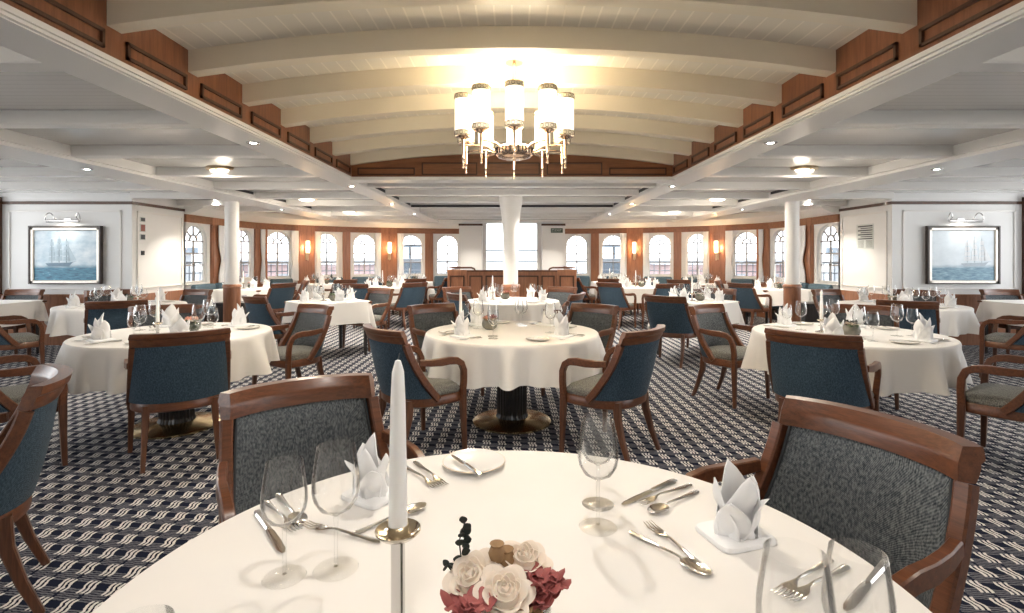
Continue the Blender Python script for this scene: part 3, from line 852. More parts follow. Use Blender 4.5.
# ------------------------------------------------------------------ chairs
def S(u, v, off=0.0):
    """barrel shaped back: u -1..1 across, v 0..1 from the seat to the top"""
    w = .284 - .026 * v
    yc = -.262 - .105 * v + .018 * v * v - .02 * max(0, v - .8)
    ye = -.275 + .235 * (1 - v) ** 1.7 - .015 * max(0, v - .8)
    am = PI / 2 * (.60 + .40 * max(0, 1 - v))
    a = u * am
    x = w * sin(a) / sin(am)
    y = yc + (ye - yc) * (1 - cos(a)) / (1 - cos(am))
    z = .415 + .47 * v
    if off:
        nx, ny = sin(a) * .55, -cos(a) - .15
        l = math.hypot(nx, ny); x += off * nx / l; y += off * ny / l
    return (x, y, z)
def seat_outline(w, yf, yb, n=40, ins=0):
    pts = []
    for i in range(n):
        a = 2 * PI * i / n; c, s_ = cos(a), sin(a)
        e = .32 if s_ > 0 else .86
        x = (w - ins) * math.copysign(abs(c) ** e, c)
        y = (yf - ins) * abs(s_) ** e if s_ > 0 else -(yb - ins) * abs(s_) ** e
        pts.append((x, y))
    return pts
def make_chair():
    r = thing('dining_chair', None, 'chair')
    # seat
    ring = lambda z, ins: [(x, y, z) for x, y in seat_outline(.288, .205, .265, 44, ins)]
    MB().loft([ring(.352, .012), ring(.36, .002), ring(.41, .0), ring(.422, .008)]).build('seat_frame', 'wood', r)
    MB().loft([ring(.418, .012), ring(.44, .004), ring(.462, .012), ring(.476, .035), ring(.484, .09), ring(.487, .16)]).build('seat', 'seat_tweed', r)
    # back
    pu = lambda a, b, t: a + (b - a) * t
    q = MB(); q.slab(lambda u, v: S(pu(-.86, .86, u), pu(.1, .825, v), -.012 - .030 * (sin(PI * min(1, max(0, u * 1.0))) ** .4) * (sin(PI * v) ** .35 if 0 < v < 1 else 0)),
                     lambda u, v: S(pu(-.86, .86, u), pu(.1, .825, v), -.002), 20, 10)
    q.build('backrest', 'tweed', r)
    q = MB(); q.slab(lambda u, v: S(pu(-.90, .90, u), pu(.0, .825, v), .012 + .006 * sin(PI * u) * sin(PI * v)), lambda u, v: S(pu(-.90, .90, u), pu(.0, .825, v), .0), 22, 10)
    q.build('outer_back', 'blue', r)
    q = MB()
    loop = [S(-.865, .1 + .722 * i / 12, -.016) for i in range(13)] + [S(-.865 + 1.73 * i / 16, .822, -.016) for i in range(1, 17)] + [S(.865, .822 - .722 * i / 12, -.016) for i in range(1, 13)]
    q.tube(loop, .0055, 6); q.build('piping', 'piping', r)
    q = MB()
    def railf(off):
        def f(u, v):
            bulge = .010 * sin(PI * v) + (.009 if v > .6 and off > 0 else 0)
            x, y, z = S(pu(-1.035, 1.035, u), pu(.815, 1.0, v), off + (bulge if off > 0 else -bulge * .3))
            return (x, y - .03 * max(0, v - .55), z)
        return f
    q.slab(railf(-.022), railf(.017), 24, 11); q.build('top_rail', 'wood', r)
    for s in (-1, 1):
        q = MB()
        P = [S(s * 1.0, i / 12 * .84 - .03) for i in range(13)]
        q.sweep(P, .040, .048, (0, 1, .3)); q.build('back_post', 'wood', r)
    # legs and arms
    for s in (-1, 1):
        q = MB(); q.sweep([(s * .290, .188, 0), (s * .284, .182, .2), (s * .278, .178, .40)], [.028, .036, .046], [.028, .036, .046], (0, 1, 0)); q.build('leg', 'wood_v', r)
        q = MB(); q.sweep([(s * .212, -.300, 0), (s * .205, -.245, .14), (s * .198, -.205, .28), (s * .195, -.195, .40)], [.028, .034, .042, .046], [.028, .036, .046, .05], (0, 1, 0)); q.build('leg', 'wood_v', r)
        q = MB()
        path = [(s * .279, .178, .395), (s * .288, .180, .50), (s * .296, .174, .575), (s * .300, .150, .627), (s * .302, .11, .650), (s * .303, .05, .657), (s * .302, -.02, .655), (s * .294, -.10, .658), (s * .282, -.17, .665)]
        q.sweep(path, [.042, .042, .042, .044, .048, .052, .052, .046, .04], [.042, .038, .036, .034, .032, .030, .030, .030, .03], (0, 1, .001) if False else (1, 0, 0)); q.build('armrest', 'wood', r)
    return r
def chair(rail, target=None, face=None, label='', group='dining chairs'):
    if face is None: face = (target[0] - rail[0], target[1] - rail[1])
    l = math.hypot(*face); fx, fy = face[0] / l, face[1] / l
    x, y = rail[0] + fx * .36, rail[1] + fy * .36
    return place('chair', make_chair, (x, y, 0), math.atan2(fy, fx) - PI / 2, label, group)

# ------------------------------------------------------------------ tables
def round_cloth(name, R, drop, seed, n=240, corner=.0, rest=.754):
    rnd = random.Random(seed)
    ph = [rnd.uniform(0, 2 * PI) for _ in range(5)]
    a0 = rnd.uniform(0, PI / 2)
    def fold(a):
        w_ = .5 * sin(13 * a + ph[0] + .9 * sin(3 * a + ph[2])) + .35 * sin(21 * a + ph[1] + .8 * sin(3 * a + ph[2])) + .3 * sin(6 * a + ph[3])
        return max(-.3, w_) * 1.0
    prof = [0, .2, .5, .8, .93, .98]
    rings = []
    for f in prof: rings.append([(R * f * cos(2 * PI * i / n), R * f * sin(2 * PI * i / n), rest) for i in range(n)])
    ex = [(.0, .0015), (.006, .008), (.010, .022)]
    for dr, dz in ex: rings.append([((R + dr) * cos(2 * PI * i / n), (R + dr) * sin(2 * PI * i / n), rest - dz) for i in range(n)])
    for k in range(1, 9):
        t = k / 8
        ring = []
        for i in range(n):
            a = 2 * PI * i / n
            dp = drop * (1 + corner * abs(cos(2 * (a - a0))) ** 2.5)
            rr = R + .010 + .012 * t + .085 * t ** .85 * fold(a)
            ring.append((rr * cos(a), rr * sin(a), rest - .022 - dp * t - .012 * t * fold(a)))
        rings.append(ring)
    q = MB(); q.loft(rings, cap=False)
    q.f.append(tuple(range(n)))
    return q.build(name, 'linen')
def make_round_table(R):
    r = thing('dining_table', None, 'table')
    MB().lathe([(0, .70), (R - .03, .70), (R - .004, .715), (R - .004, .745), (R - .01, .75), (0, .75)], 48).build('tabletop', 'wood', r)
    q = MB(); rings = []
    for z, rr in ((.05, .135), (.08, .125), (.30, .125), (.66, .125), (.70, .16)):
        rings.append([((rr - (.008 if i % 2 else 0)) * cos(2 * PI * i / 56), (rr - (.008 if i % 2 else 0)) * sin(2 * PI * i / 56), z) for i in range(56)])
    q.loft(rings); q.build('pedestal', 'ebony', r, smooth=False)
    MB().lathe([(.32, 0), (.325, .004), (.325, .016), (.31, .024), (.17, .040), (.14, .05), (0, .05)], 56).build('base_plate', 'brass', r)
    return r
def table_round(R, c, nm, seed, drop=.265, corner=.12):
    key = 'rt%.2f' % R
    t = place(key, lambda: make_round_table(R), (c[0], c[1], 0), seed * .7, 'dark pedestal table with brass foot under the cloth, ' + nm, 'pedestal tables')
    cl = round_cloth('tablecloth', R, drop, seed, corner=corner); cl.location = (c[0], c[1], 0)
    tag(cl, 'white cloth draped over the ' + nm, 'tablecloth', 'white tablecloths')
def make_square_table(hw):
    r = thing('dining_table', None, 'table')
    MB().box(-hw, hw, -hw, hw, .715, .75, .01).build('tabletop', 'wood', r)
    q = MB()
    for (a, b, c, d) in ((-hw + .06, hw - .06, -hw + .05, -hw + .08), (-hw + .06, hw - .06, hw - .08, hw - .05), (-hw + .05, -hw + .08, -hw + .06, hw - .06), (hw - .08, hw - .05, -hw + .06, hw - .06)): q.box(a, b, c, d, .63, .715)
    q.build('apron', 'ebony', r, smooth=False)
    for sx in (-1, 1):
        for sy in (-1, 1):
            x, y = sx * (hw - .07), sy * (hw - .07)
            MB().sweep([(x, y, 0), (x, y, .4), (x, y, .715)], [.035, .045, .055], [.035, .045, .055], (0, 1, 0)).build('leg', 'ebony', r)
    return r
def square_cloth(hw, drop, seed, rest=.754, n=160):
    rnd = random.Random(seed); ph = [rnd.uniform(0, 6.28) for _ in range(4)]
    def out(a, e=.22):
        c, s_ = cos(a), sin(a)
        return hw * math.copysign(abs(c) ** e, c), hw * math.copysign(abs(s_) ** e, s_)
    rings = []
    for f in (0, .4, .8, .97): rings.append([(out(2 * PI * i / n)[0] * f, out(2 * PI * i / n)[1] * f, rest) for i in range(n)])
    for k in range(9):
        t = k / 8; ring = []
        for i in range(n):
            a = 2 * PI * i / n; x, y = out(a)
            cc = abs(sin(2 * a)) ** 6
            g = 1 + (.010 + .02 * t + .05 * t * cc + .03 * t * (sin(9 * a + ph[0]) * .6 + sin(15 * a + ph[1]) * .4)) / hw
            ring.append((x * g, y * g, rest - .003 - (drop * (1 + .45 * cc) + .01 * sin(9 * a + ph[2])) * t))
        rings.append(ring)
    q = MB(); q.loft(rings, cap=False); q.f.append(tuple(range(n)))
    return q.build('tablecloth', 'linen')
def table_square(hw, c, nm, seed, rz=0):
    place('sq%.2f' % hw, lambda: make_square_table(hw), (c[0], c[1], 0), rz, 'four legged dark table under the cloth, ' + nm, 'four legged tables')
    cl = square_cloth(hw, .29, seed); cl.location = (c[0], c[1], 0); cl.rotation_euler = (0, 0, rz)
    tag(cl, 'white cloth draped over the ' + nm, 'tablecloth', 'white tablecloths')

# ------------------------------------------------------------------ tableware
def make_glass(h, rb, n):
    """stemmed wine glass of height h and bowl radius rb"""
    def mk():
        r = thing('wine_glass', None, 'glass')
        st = h * .46; f = rb * .92
        o = [(rb * .36, st + .002 + 0 * h), (rb * .70, st + h * .045), (rb * .93, st + h * .12), (rb, st + h * .19), (rb * .985, st + h * .28), (rb * .90, st + h * .40), (rb * .80, h - .001)]
        inn = [(a - .0012, z + .0006) for a, z in reversed(o)]
        MB().lathe([(.0045, st - .006)] + o + [(rb * .795, h)] + inn + [(0, st + .004)], n).build('bowl', 'glass', r)
        MB().lathe([(.0042, .006), (.0034, .02), (.0034, st * .6), (.0048, st - .004)], max(8, n // 2)).build('stem', 'glass', r)
        MB().lathe([(f, 0), (f + .0008, .001), (f, .0018), (f * .5, .003), (.006, .0075), (0, .008)], n).build('foot', 'foot_glass', r)
        return r
    return mk
GL = {'tall': ('gt', make_glass(.245, .045, 20)), 'low': ('gl', make_glass(.215, .041, 20)), 'big': ('gb', make_glass(.243, .046, 40)), 'mid': ('gm', make_glass(.222, .0425, 40)),
      'far_tall': ('ft', make_glass(.24, .045, 12)), 'far_low': ('fl', make_glass(.21, .041, 12))}
def glass(kind, x, y, label, group='stemmed wine glasses', z=.755):
    return place(GL[kind][0], GL[kind][1], (x, y, z), 0, label, group)
def make_plate():
    r = thing('bread_plate', None, 'plate')
    MB().lathe([(.05, 0), (.055, .001), (.088, .010), (.0925, .0135), (.0915, .0155), (.086, .013), (.056, .004), (0, .0035)], 40).build('dish', 'china', r)
    MB().lathe([(.0895, .0136), (.0925, .0137), (.0924, .0152), (.0897, .0148)], 40, ring=True).build('gilt_rim', 'brass_dull', r)
    return r
def bar_loft(q, st, n=8):
    """st: (y, half width, half thickness, z, dish)"""
    rings = []
    for (y, w, t, z, d) in st:
        rings.append([(-w, y, z + d), (-w * .6, y, z + t + d * .25), (0, y, z + t - d * .0), (w * .6, y, z + t + d * .25), (w, y, z + d), (w * .6, y, z - t + d * .25), (0, y, z - t), (-w * .6, y, z - t + d * .25)])
    q.loft(rings); return q
HANDLE = [(-.100, .0055, .0014, .004, 0), (-.094, .0085, .0018, .004, 0), (-.07, .0075, .002, .004, 0), (-.03, .0045, .002, .006, 0), (.02, .003, .002, .009, 0), (.035, .0033, .0018, .008, 0)]
def make_fork():
    r = thing('fork', None, 'fork')
    q = MB(); bar_loft(q, HANDLE + [(.045, .008, .0012, .006, 0), (.055, .0115, .001, .004, .001), (.068, .0125, .001, .0035, .001)]); q.build('handle', 'steel', r)
    q = MB()
    for x in (-.0108, -.0036, .0036, .0108): q.sweep([(x, .066, .004), (x, .085, .003), (x * .96, .104, .007)], [.0034, .003, .0016], [.002, .002, .0012]);
    q.build('tines', 'steel', r); return r
def make_spoon():
    r = thing('spoon', None, 'spoon')
    MB().__class__
    q = MB(); bar_loft(q, HANDLE); q.build('handle', 'steel', r)
    q = MB(); st = []
    for i in range(11):
        t = i / 10; w = .0215 * math.sqrt(max(.02, 1 - (2 * t - 1) ** 2)) * (1 - .12 * t); st.append((.033 + .068 * t, w, .0007, .0075 - .0055 * sin(PI * t), .006 * sin(PI * t)))
    bar_loft(q, st); q.build('bowl', 'steel', r); return r
def make_knife():
    r = thing('table_knife', None, 'knife')
    q = MB(); bar_loft(q, [(-.112, .007, .003, .004, 0), (-.10, .0095, .004, .0045, 0), (-.06, .008, .0042, .0045, 0), (-.005, .0065, .004, .0045, 0)]); q.build('handle', 'steel', r)
    q = MB(); bar_loft(q, [(-.006, .006, .002, .0045, 0), (.01, .0085, .0009, .004, 0), (.06, .0095, .0008, .0035, 0), (.095, .0085, .0007, .003, 0), (.112, .003, .0005, .003, 0)]); q.build('blade', 'steel', r); return r
def make_small_knife():
    r = make_knife(); 
    for c in r.children: c.scale = (.85, .78, 1)
    return r
CUT = {'fork': make_fork, 'spoon': make_spoon, 'knife': make_knife, 'butter_knife': make_small_knife}
def cutlery(kind, x, y, rz, label, z=.755, group='table cutlery', tilt=0):
    o = place(kind, CUT[kind], (x, y, z), rz, label, group); return o
def make_napkin():
    r = thing('folded_napkin', None, 'napkin')
    q = MB()
    q.loft([[(.066 * math.copysign(abs(cos(a)) ** .3, cos(a)) * k_, .056 * math.copysign(abs(sin(a)) ** .3, sin(a)) * k_, z) for a in [2 * PI * i / 28 for i in range(28)]] for k_, z in ((1, 0), (1.01, .004), (.97, .009), (.8, .013))])
    q.build('base_fold', 'napkin', r)
    q = MB()
    def leaf(ang, ht, w, lean, r0, tw):
        ca, sa = cos(ang), sin(ang)
        def f(off):
            def g(u, v):
                s_ = 2 * u - 1; ww = w * (1 - v ** 1.6) ** .8 * (1 - .25 * (1 - v) ** 2)
                x = s_ * ww; d = r0 + lean * v ** 1.3 - .55 * abs(s_) ** 1.8 * ww * (1 - .4 * v) + off + .004 * sin(9 * v + ang * 3)
                z = .008 + ht * v - .012 * abs(s_) * (1 - v)
                x += tw * v * v
                return (ca * d - sa * x, sa * d + ca * x, z)
            return g
        q.slab(f(.0014), f(-.0014), 8, 10)
    for (a, ht, w, lean, r0, tw) in ((-1.57, .125, .066, .008, .026, .010), (.3, .112, .058, .022, .028, -.012), (2.7, .118, .060, .02, .028, .012), (1.5, .150, .060, -.006, .016, .008), (-.7, .082, .050, .03, .032, 0), (3.9, .088, .050, .032, .032, 0)): leaf(a, ht, w, lean, r0, tw)
    q.build('standing_folds', 'napkin', r, auto=70)
    return r
def napkin(x, y, rz, label, z=.755, sc_=1):
    o = place('napkin', make_napkin, (x, y, z), rz, label, 'folded napkins'); o.scale = (sc_,) * 3; return o
def make_candlestick(h):
    def mk():
        r = thing('candlestick', None, 'candlestick')
        MB().lathe([(0, 0), (.048, 0), (.05, .003), (.046, .008), (.02, .014), (.0115, .022)], 32).build('base', 'steel', r)
        MB().lathe([(.0115, .018), (.0105, .03), (.0105, h - .02), (.012, h - .008)], 24).build('stem', 'chrome', r)
        MB().lathe([(.010, h - .012), (.028, h - .006), (.034, h), (.0335, h + .0025), (.027, h - .002), (.016, h - .004), (.016, h + .010), (.0145, h + .010), (.0145, h - .002), (0, h - .002)], 32).build('drip_tray', 'champagne', r)
        return r
    return mk
def make_candle():
    r = thing('taper_candle', None, 'candle')
    MB().lathe([(.0125, 0), (.0135, .004), (.0125, .08), (.0105, .19), (.0085, .232), (.004, .248), (0, .25)], 20).build('wax', 'wax', r)
    MB().tube([(0, 0, .247), (.001, 0, .254), (.002, 0, .259)], .0009, 5).build('wick', 'ink', r)
    return r
def candle_set(x, y, nm, h=.09, z=.755, cs=1.0):
    place('cs%.2f' % h, make_candlestick(h), (x, y, z), 0, 'slim polished candlestick on the ' + nm, 'candlesticks')
    o = place('candle', make_candle, (x, y, z + h - .001), 0, 'white taper candle on the ' + nm, 'taper candles'); o.scale = (cs, cs, 1)
def petals(q, c, n, r, ht, cup, spread, rnd, w=.6):
    for i in range(n):
        a = 2 * PI * i / n + rnd.uniform(-.2, .2); ca, sa = cos(a), sin(a)
        def f(off, ca=ca, sa=sa):
            def g(u, v):
                s_ = 2 * u - 1; ww = r * w * (sin(PI * (.12 + .78 * v)) ** .7)
                d = r * (.25 + .75 * v ** .7 * (1 - cup * v * v)) + spread * v * v + off
                an = s_ * ww / max(r * .8, 1e-4)
                dd = d * (1 - .10 * abs(s_) ** 2)
                x = dd * cos(an); t = dd * sin(an)
                z = ht * (v ** .85) - .1 * ht * abs(s_) * v - spread * .8 * max(0, v - .75) * 2
                return (c[0] + ca * x - sa * t, c[1] + sa * x + ca * t, c[2] + z)
            return g
        q.slab(f(.0006), f(-.0006), 6, 6)
def rose_mesh(c, r, seed):
    rnd = random.Random(seed); q = MB()
    q.lathe([(0, 0), (r * .5, r * .1), (r * .62, r * .5), (r * .4, r * .8), (0, r * .9)], 12, c)
    petals(q, c, 3, r * .26, r * 1.15, .35, 0, rnd, 1.0)
    petals(q, c, 4, r * .42, r * 1.12, .28, .001, rnd, .95)
    petals(q, c, 5, r * .62, r * 1.05, .18, r * .06, rnd, .8)
    petals(q, c, 5, r * .82, r * .92, .05, r * .16, rnd, .75)
    petals(q, c, 6, r * .95, r * .72, -.05, r * .28, rnd, .7)
    return q
def blossom(q, c, r, rnd):
    for i in range(4):
        a = i * PI / 2 + rnd.uniform(-.3, .3); ca, sa = cos(a), sin(a); up = rnd.uniform(.2, .9)
        def f(off):
            def g(u, v):
                s_ = 2 * u - 1; w = r * .62 * sin(PI * (.06 + .86 * v)) ** .8; d = r * v; z = up * r * v ** 1.5 - .15 * r * s_ * s_ + off
                return (c[0] + ca * d - sa * s_ * w, c[1] + sa * d + ca * s_ * w, c[2] + z)
            return g
        q.slab(f(.0005), f(-.0005), 4, 5)
def make_centrepiece(main, accent, vase, leafm):
    def mk():
        r = thing('flower_bowl', None, 'flowers'); rnd = random.Random(main + accent)
        MB().lathe([(0, 0), (.035, 0), (.058, .018), (.066, .045), (.060, .075), (.052, .09), (.049, .09), (.056, .073), (.0625, .045), (.055, .021), (.033, .004), (0, .004)], 28).build('bowl', vase, r)
        MB().lathe([(0, .006), (.03, .007), (.055, .03), (.058, .05), (.05, .07), (0, .078)], 16).build('moss_filling', 'moss', r)
        for (x, y, s_) in ((-.02, -.015, 1), (.025, .02, .95)): rose_mesh((x, y, .078), .034 * s_, hash((x, y)) % 99).build('rose', main, r, auto=60)
        q = MB()
        for i in range(16):
            a = rnd.uniform(0, 6.28); d = rnd.uniform(.015, .055); blossom(q, (d * cos(a) + .012, d * sin(a), .085 + rnd.uniform(0, .03)), .018, rnd)
        q.build('blossom', accent, r, auto=70)
        q = MB()
        for i in range(12):
            a = rnd.uniform(0, 6.28); d = rnd.uniform(.03, .062); blossom(q, (d * cos(a), d * sin(a), .078 + rnd.uniform(0, .02)), .02, rnd)
        q.build('leaf_sprig', leafm, r, auto=70)
        return r
    return mk
CP = {'red': ('cpr', make_centrepiece('peach', 'red', 'stone', 'tan')), 'peach': ('cpp', make_centrepiece('rose', 'peach', 'vase', 'green')), 'white': ('cpw', make_centrepiece('rose', 'leaf', 'stone', 'green'))}
def centrepiece(kind, x, y, nm, desc):
    place(CP[kind][0], CP[kind][1], (x, y, .755), x * 3, desc + ' on the ' + nm, 'table flowers')

def sector(a):
    a = math.atan2(sin(a), cos(a))
    if abs(sin(a)) < .42: return 'right' if cos(a) > 0 else 'left'
    if abs(cos(a)) < .42: return 'far' if sin(a) > 0 else 'near'
    return ('far' if sin(a) > 0 else 'near') + (' right' if cos(a) > 0 else ' left')
def setting(c, R, a, nm, full=True, far=False):
    """a place laid at angle a (seen from the table centre)"""
    ox, oy = cos(a), sin(a); tx, ty = -oy, ox      # out, and the guest's left... (t is to the right facing out)
    P = lambda d, t: (c[0] + ox * d + tx * t, c[1] + oy * d + ty * t)
    pl = sector(a) + ' place, '
    rz = math.atan2(oy, ox) + PI / 2
    napkin(*P(R - .20, 0), rz, 'folded white napkin, ' + pl + nm, sc_=1.3)
    k1, k2 = ('far_tall', 'far_low') if far else ('tall', 'low')
    x, y = P(R - .40, .13); glass(k1, x, y, 'taller wine glass, ' + pl + nm)
    x, y = P(R - .33, .225); glass(k2, x, y, 'shorter wine glass, ' + pl + nm)
    x, y = P(R - .24, -.235)
    place('plate', make_plate, (x, y, .755), 0, 'white bread plate, ' + pl + nm, 'bread plates')
    if full:
        cutlery('butter_knife', x, y, rz + .5, 'butter knife on the bread plate, ' + pl + nm, z=.7665)
        for k_, (kd, t) in enumerate((('fork', -.125), ('knife', .115), ('spoon', .15))):
            x, y = P(R - .18, t); cutlery(kd, x, y, rz + PI if kd != 'knife' else rz + PI, {'fork': 'dinner fork, ', 'knife': 'table knife, ', 'spoon': 'soup spoon, '}[kd] + pl + nm)

# ------------------------------------------------------------------ the dining room laid out
R0 = .73
T0 = (0, .93)
N0 = 'table nearest the camera'
table_round(R0, T0, N0, 3)
chair((-.845, 2.06), face=(.57, -.82), label='wooden tweed backed chair at the nearest table, behind the two wine glasses')
chair((1.13, 1.60), face=(-.905, -.43), label='wooden tweed backed chair at the nearest table, behind the standing napkin')
chair((-1.90, 2.2), face=(-.77, -.64), label='blue backed chair cut by the photo edge, facing out of the picture')

T1, N1 = (0, 4.33), 'round table under the chandelier'
T2, N2 = (-2.72, 4.22), 'large round table left of the chandelier'
T3, N3 = (2.72, 4.22), 'large round table right of the chandelier'
T4, N4 = (0, 7.36), 'round table before the wood partition'
big = [(T1, N1, [(.95, 3.50), (-.94, 3.55), (-.86, 5.38), (.88, 5.38)]),
       (T2, N2, [(-2.13, 3.36), (-3.50, 3.15), (-3.55, 5.28), (-1.95, 5.32)]),
       (T3, N3, [(1.90, 3.33), (3.50, 3.15), (3.58, 5.28), (1.93, 5.32)])]
for i, (T, nm, rails) in enumerate(big):
    table_round(.705 if i == 0 else .695, T, nm, 11 + i * 5)
    for rl in rails:
        a = math.atan2(rl[1] - T[1], rl[0] - T[0])
        chair(rl, T, label='blue backed armchair, %s side, %s' % (sector(a), nm))
        setting(T, .70, a, nm)
candle_set(-.44, 4.45, N1, .10); centrepiece('red', -.19, 4.42, N1, 'grey bowl of red and peach flowers')
candle_set(-2.76, 4.05, N2, .10); centrepiece('peach', -2.66, 4.33, N2, 'glass bowl of cream and peach roses')
candle_set(2.53, 4.25, N3, .10); centrepiece('white', 2.62, 4.02, N3, 'moss filled bowl of white flowers')

table_round(.66, T4, N4, 29)
for rl in [(-.80, 6.9), (.93, 6.93), (-.93, 8.45), (.85, 8.5)]:
    a = math.atan2(rl[1] - T4[1], rl[0] - T4[0])
    chair(rl, T4, label='wooden armchair, %s side, %s' % (sector(a), N4)); setting(T4, .66, a, N4, False, True)
candle_set(-.28, 7.5, N4, .10); centrepiece('red', -.1, 7.6, N4, 'grey bowl of red and peach flowers')

def small(c, hw, nm, rails, seed, rz=0, places=(PI * .25, PI * .75, PI * 1.25, PI * 1.75), fl='white', what=None):
    table_square(hw, c, nm, seed, rz)
    for rl in rails:
        a = math.atan2(rl[1] - c[1], rl[0] - c[0])
        chair(rl, c, label='blue backed armchair, %s side, %s' % (sector(a), nm))
    for a in places:
        a += rz
        ox, oy = cos(a) * hw * 1.05, sin(a) * hw * 1.05
        napkin(c[0] + ox * .72, c[1] + oy * .72, a + PI / 2, 'folded white napkin, %s corner, %s' % (sector(a), nm), sc_=1.3)
        glass('far_tall', c[0] + ox * .35 - oy * .2, c[1] + oy * .35 + ox * .2, 'taller wine glass, %s corner, %s' % (sector(a), nm))
        glass('far_low', c[0] + ox * .42 - oy * .42, c[1] + oy * .42 + ox * .42, 'shorter wine glass, %s corner, %s' % (sector(a), nm))
    candle_set(c[0] - .06, c[1] - .02, nm, .10)
    centrepiece(fl, c[0] + .07, c[1] + .03, nm, {'white': 'moss filled bowl of white flowers', 'red': 'grey bowl of red and peach flowers', 'peach': 'glass bowl of cream and peach roses'}[fl])
for s in (-1, 1):
    sd = names[s]
    X = lambda *pts: [(s * x, y) for x, y in pts]
    small((s * 2.58, 7.3), .44, 'small table between %s column and centre' % sd, [(-3.25, 6.42), (-2.0, 8.15)] if s < 0 else [(1.88, 6.5), (3.22, 8.1)], 40 + s, PI / 4, (0, PI / 2, PI, PI * 1.5), fl='white')
    small((s * 2.6, 10.7), .52, 'table towards the %s inner sconce' % sd, X((1.80, 9.85), (2.9, 9.45)), 50 + s, 0, fl='white')
    small((s * 5.2, 10.2), .48, 'window table behind the %s column' % sd, X((4.2, 9.68), (4.2, 10.72)), 60 + s, 0, fl='peach')
    small((s * 4.35, 11.95), .45, 'window table before the %s outer sconce' % sd, X((3.55, 11.2)), 70 + s, .5 * s, fl='red')
    small((s * 2.45, 12.75), .45, 'window table before the %s inner sconce' % sd, X((2.2, 11.65), (1.42, 12.4), (3.2, 11.95)), 80 + s, 0, fl='white')
    c = (s * 5.05, 6.75); nm = 'round table before the %s painting' % sd
    table_round(.70, c, nm, 90 + s)
    for rl in X((4.37, 5.75), (5.87, 5.62), (6.0, 7.72), (4.68, 7.85)):
        a = math.atan2(rl[1] - c[1], rl[0] - c[0])
        chair(rl, c, label='wooden armchair, %s side, %s' % (sector(a), nm)); setting(c, .70, a, nm, False, True)
    candle_set(c[0] + .18 * (1 if s < 0 else -.6), c[1] + .02, nm, .10); centrepiece('white', c[0] - .02, c[1] + .1, nm, 'moss filled bowl of white flowers')
    nm = 'table at the far %s edge of the room' % sd
    table_square(.55, (s * 7.25, 6.95), nm, 100 + s)
    chair((s * 7.3, 7.85), (s * 7.25, 6.95), label='blue seated wooden armchair by the wall, ' + nm)
# window banquettes
def banquette(p0, p1, label):
    P, Q = plan(p0), plan(p1); L, m = wall_frame(P, Q)
    b = Vector(m(0, -1, 0)) - Vector(m(0, 0, 0)); rz = math.atan2(b.y, b.x) + PI / 2
    c = m(L / 2, 0, 0)
    r = thing('banquette', label, 'bench', (c[0], c[1], 0), rz, 'window banquettes'); hl = L / 2 - .03
    MB().box(-hl, hl, -.55, -.08, .08, .32, .01).build('plinth', 'ebony', r)
    MB().box(-hl, hl, -.58, -.16, .32, .46, .035).build('seat', 'teal', r)
    MB().box(-hl, hl, -.20, -.07, .46, .86, .03).build('backrest', 'teal', r)
for s in (-1, 1):
    for (a, b, w) in ((305, 327, 'nearest side wall window'), (283, 303, 'pier between the side windows'), (132, 162, 'second window from the centre pair'), (170, 198, 'window before the outer sconce'), (88, 114, 'window nearer the inner sconce'), (222, 246, 'window after the outer sconce'), (57, 79, 'window closest to the white panel')):
        banquette(s * a, s * b, 'blue grey banquette on the %s, under the %s' % (names[s], w))
# black cabinets added to fill dark areas by the columns
def make_stand():
    r = thing('filler_cabinet', None, 'cabinet')
    MB().box(-.24, .24, -.18, .18, .06, .58, .008).build('body', 'black', r, smooth=False)
    MB().box(-.26, .26, -.20, .20, .58, .605, .006).build('top', 'ebony', r, smooth=False)
    for x in (-.12, .12): MB().box(x - .105, x + .105, -.192, -.18, .10, .55, .003).build('door', 'ebony', r, smooth=False)
    for x in (-.2, .2):
        for y in (-.14, .14): MB().box(x - .02, x + .02, y - .02, y + .02, 0, .06).build('foot', 'ebony', r, smooth=False)
    return r
place('stand', make_stand, (-4.72, 8.85, 0), 0, 'low black cabinet added for a dark area behind the left column', 'added dark cabinets')
place('stand', make_stand, (5.08, 8.75, 0), 0, 'low black cabinet added for a dark area beside the right column', 'added dark cabinets')

# ------------------------------------------------------------------ laid things on the nearest table
ZT = .755
def at(px, py, z=ZT):
    Y = F * (H - z) / (py - 257.0); return ((px - 512) * Y / F, Y)
def g0(kind, px, py, label): x, y = at(px, py); return glass(kind, x, y, label, 'wine glasses on the nearest table')
g0('mid', 284.5, 577, 'shorter stemmed wine glass of the pair beside the candle, nearest table')
g0('big', 336, 569, 'taller stemmed wine glass next to the candle, nearest table')
g0('big', 598, 527, 'front stemmed wine glass of the pair beyond the roses, nearest table')
g0('mid', 598, 504, 'rear stemmed wine glass of the pair beyond the roses, nearest table')
glass('big', .357, .655, 'wine glass cut by the bottom edge, nearer the roses', 'wine glasses on the nearest table', ZT)
glass('mid', .462, .695, 'wine glass cut by the bottom edge, nearer the dark chair', 'wine glasses on the nearest table', ZT)
glass('mid', -.40, .555, 'wine glass showing only its rim at the bottom left', 'wine glasses on the nearest table', ZT)
place('cs0', make_candlestick(.205), (-.171, .78, ZT), 0, 'slim polished candlestick with brass tray on the ' + N0, 'candlesticks')
o = place('candle', make_candle, (-.171, .78, ZT + .204), 0, 'tall white taper candle on the ' + N0, 'taper candles'); o.scale = (1.06, 1.06, 1.03)
x, y = at(474, 465); place('plate', make_plate, (x, y, ZT), 0, 'white bread plate with gold rim on the ' + N0, 'bread plates')
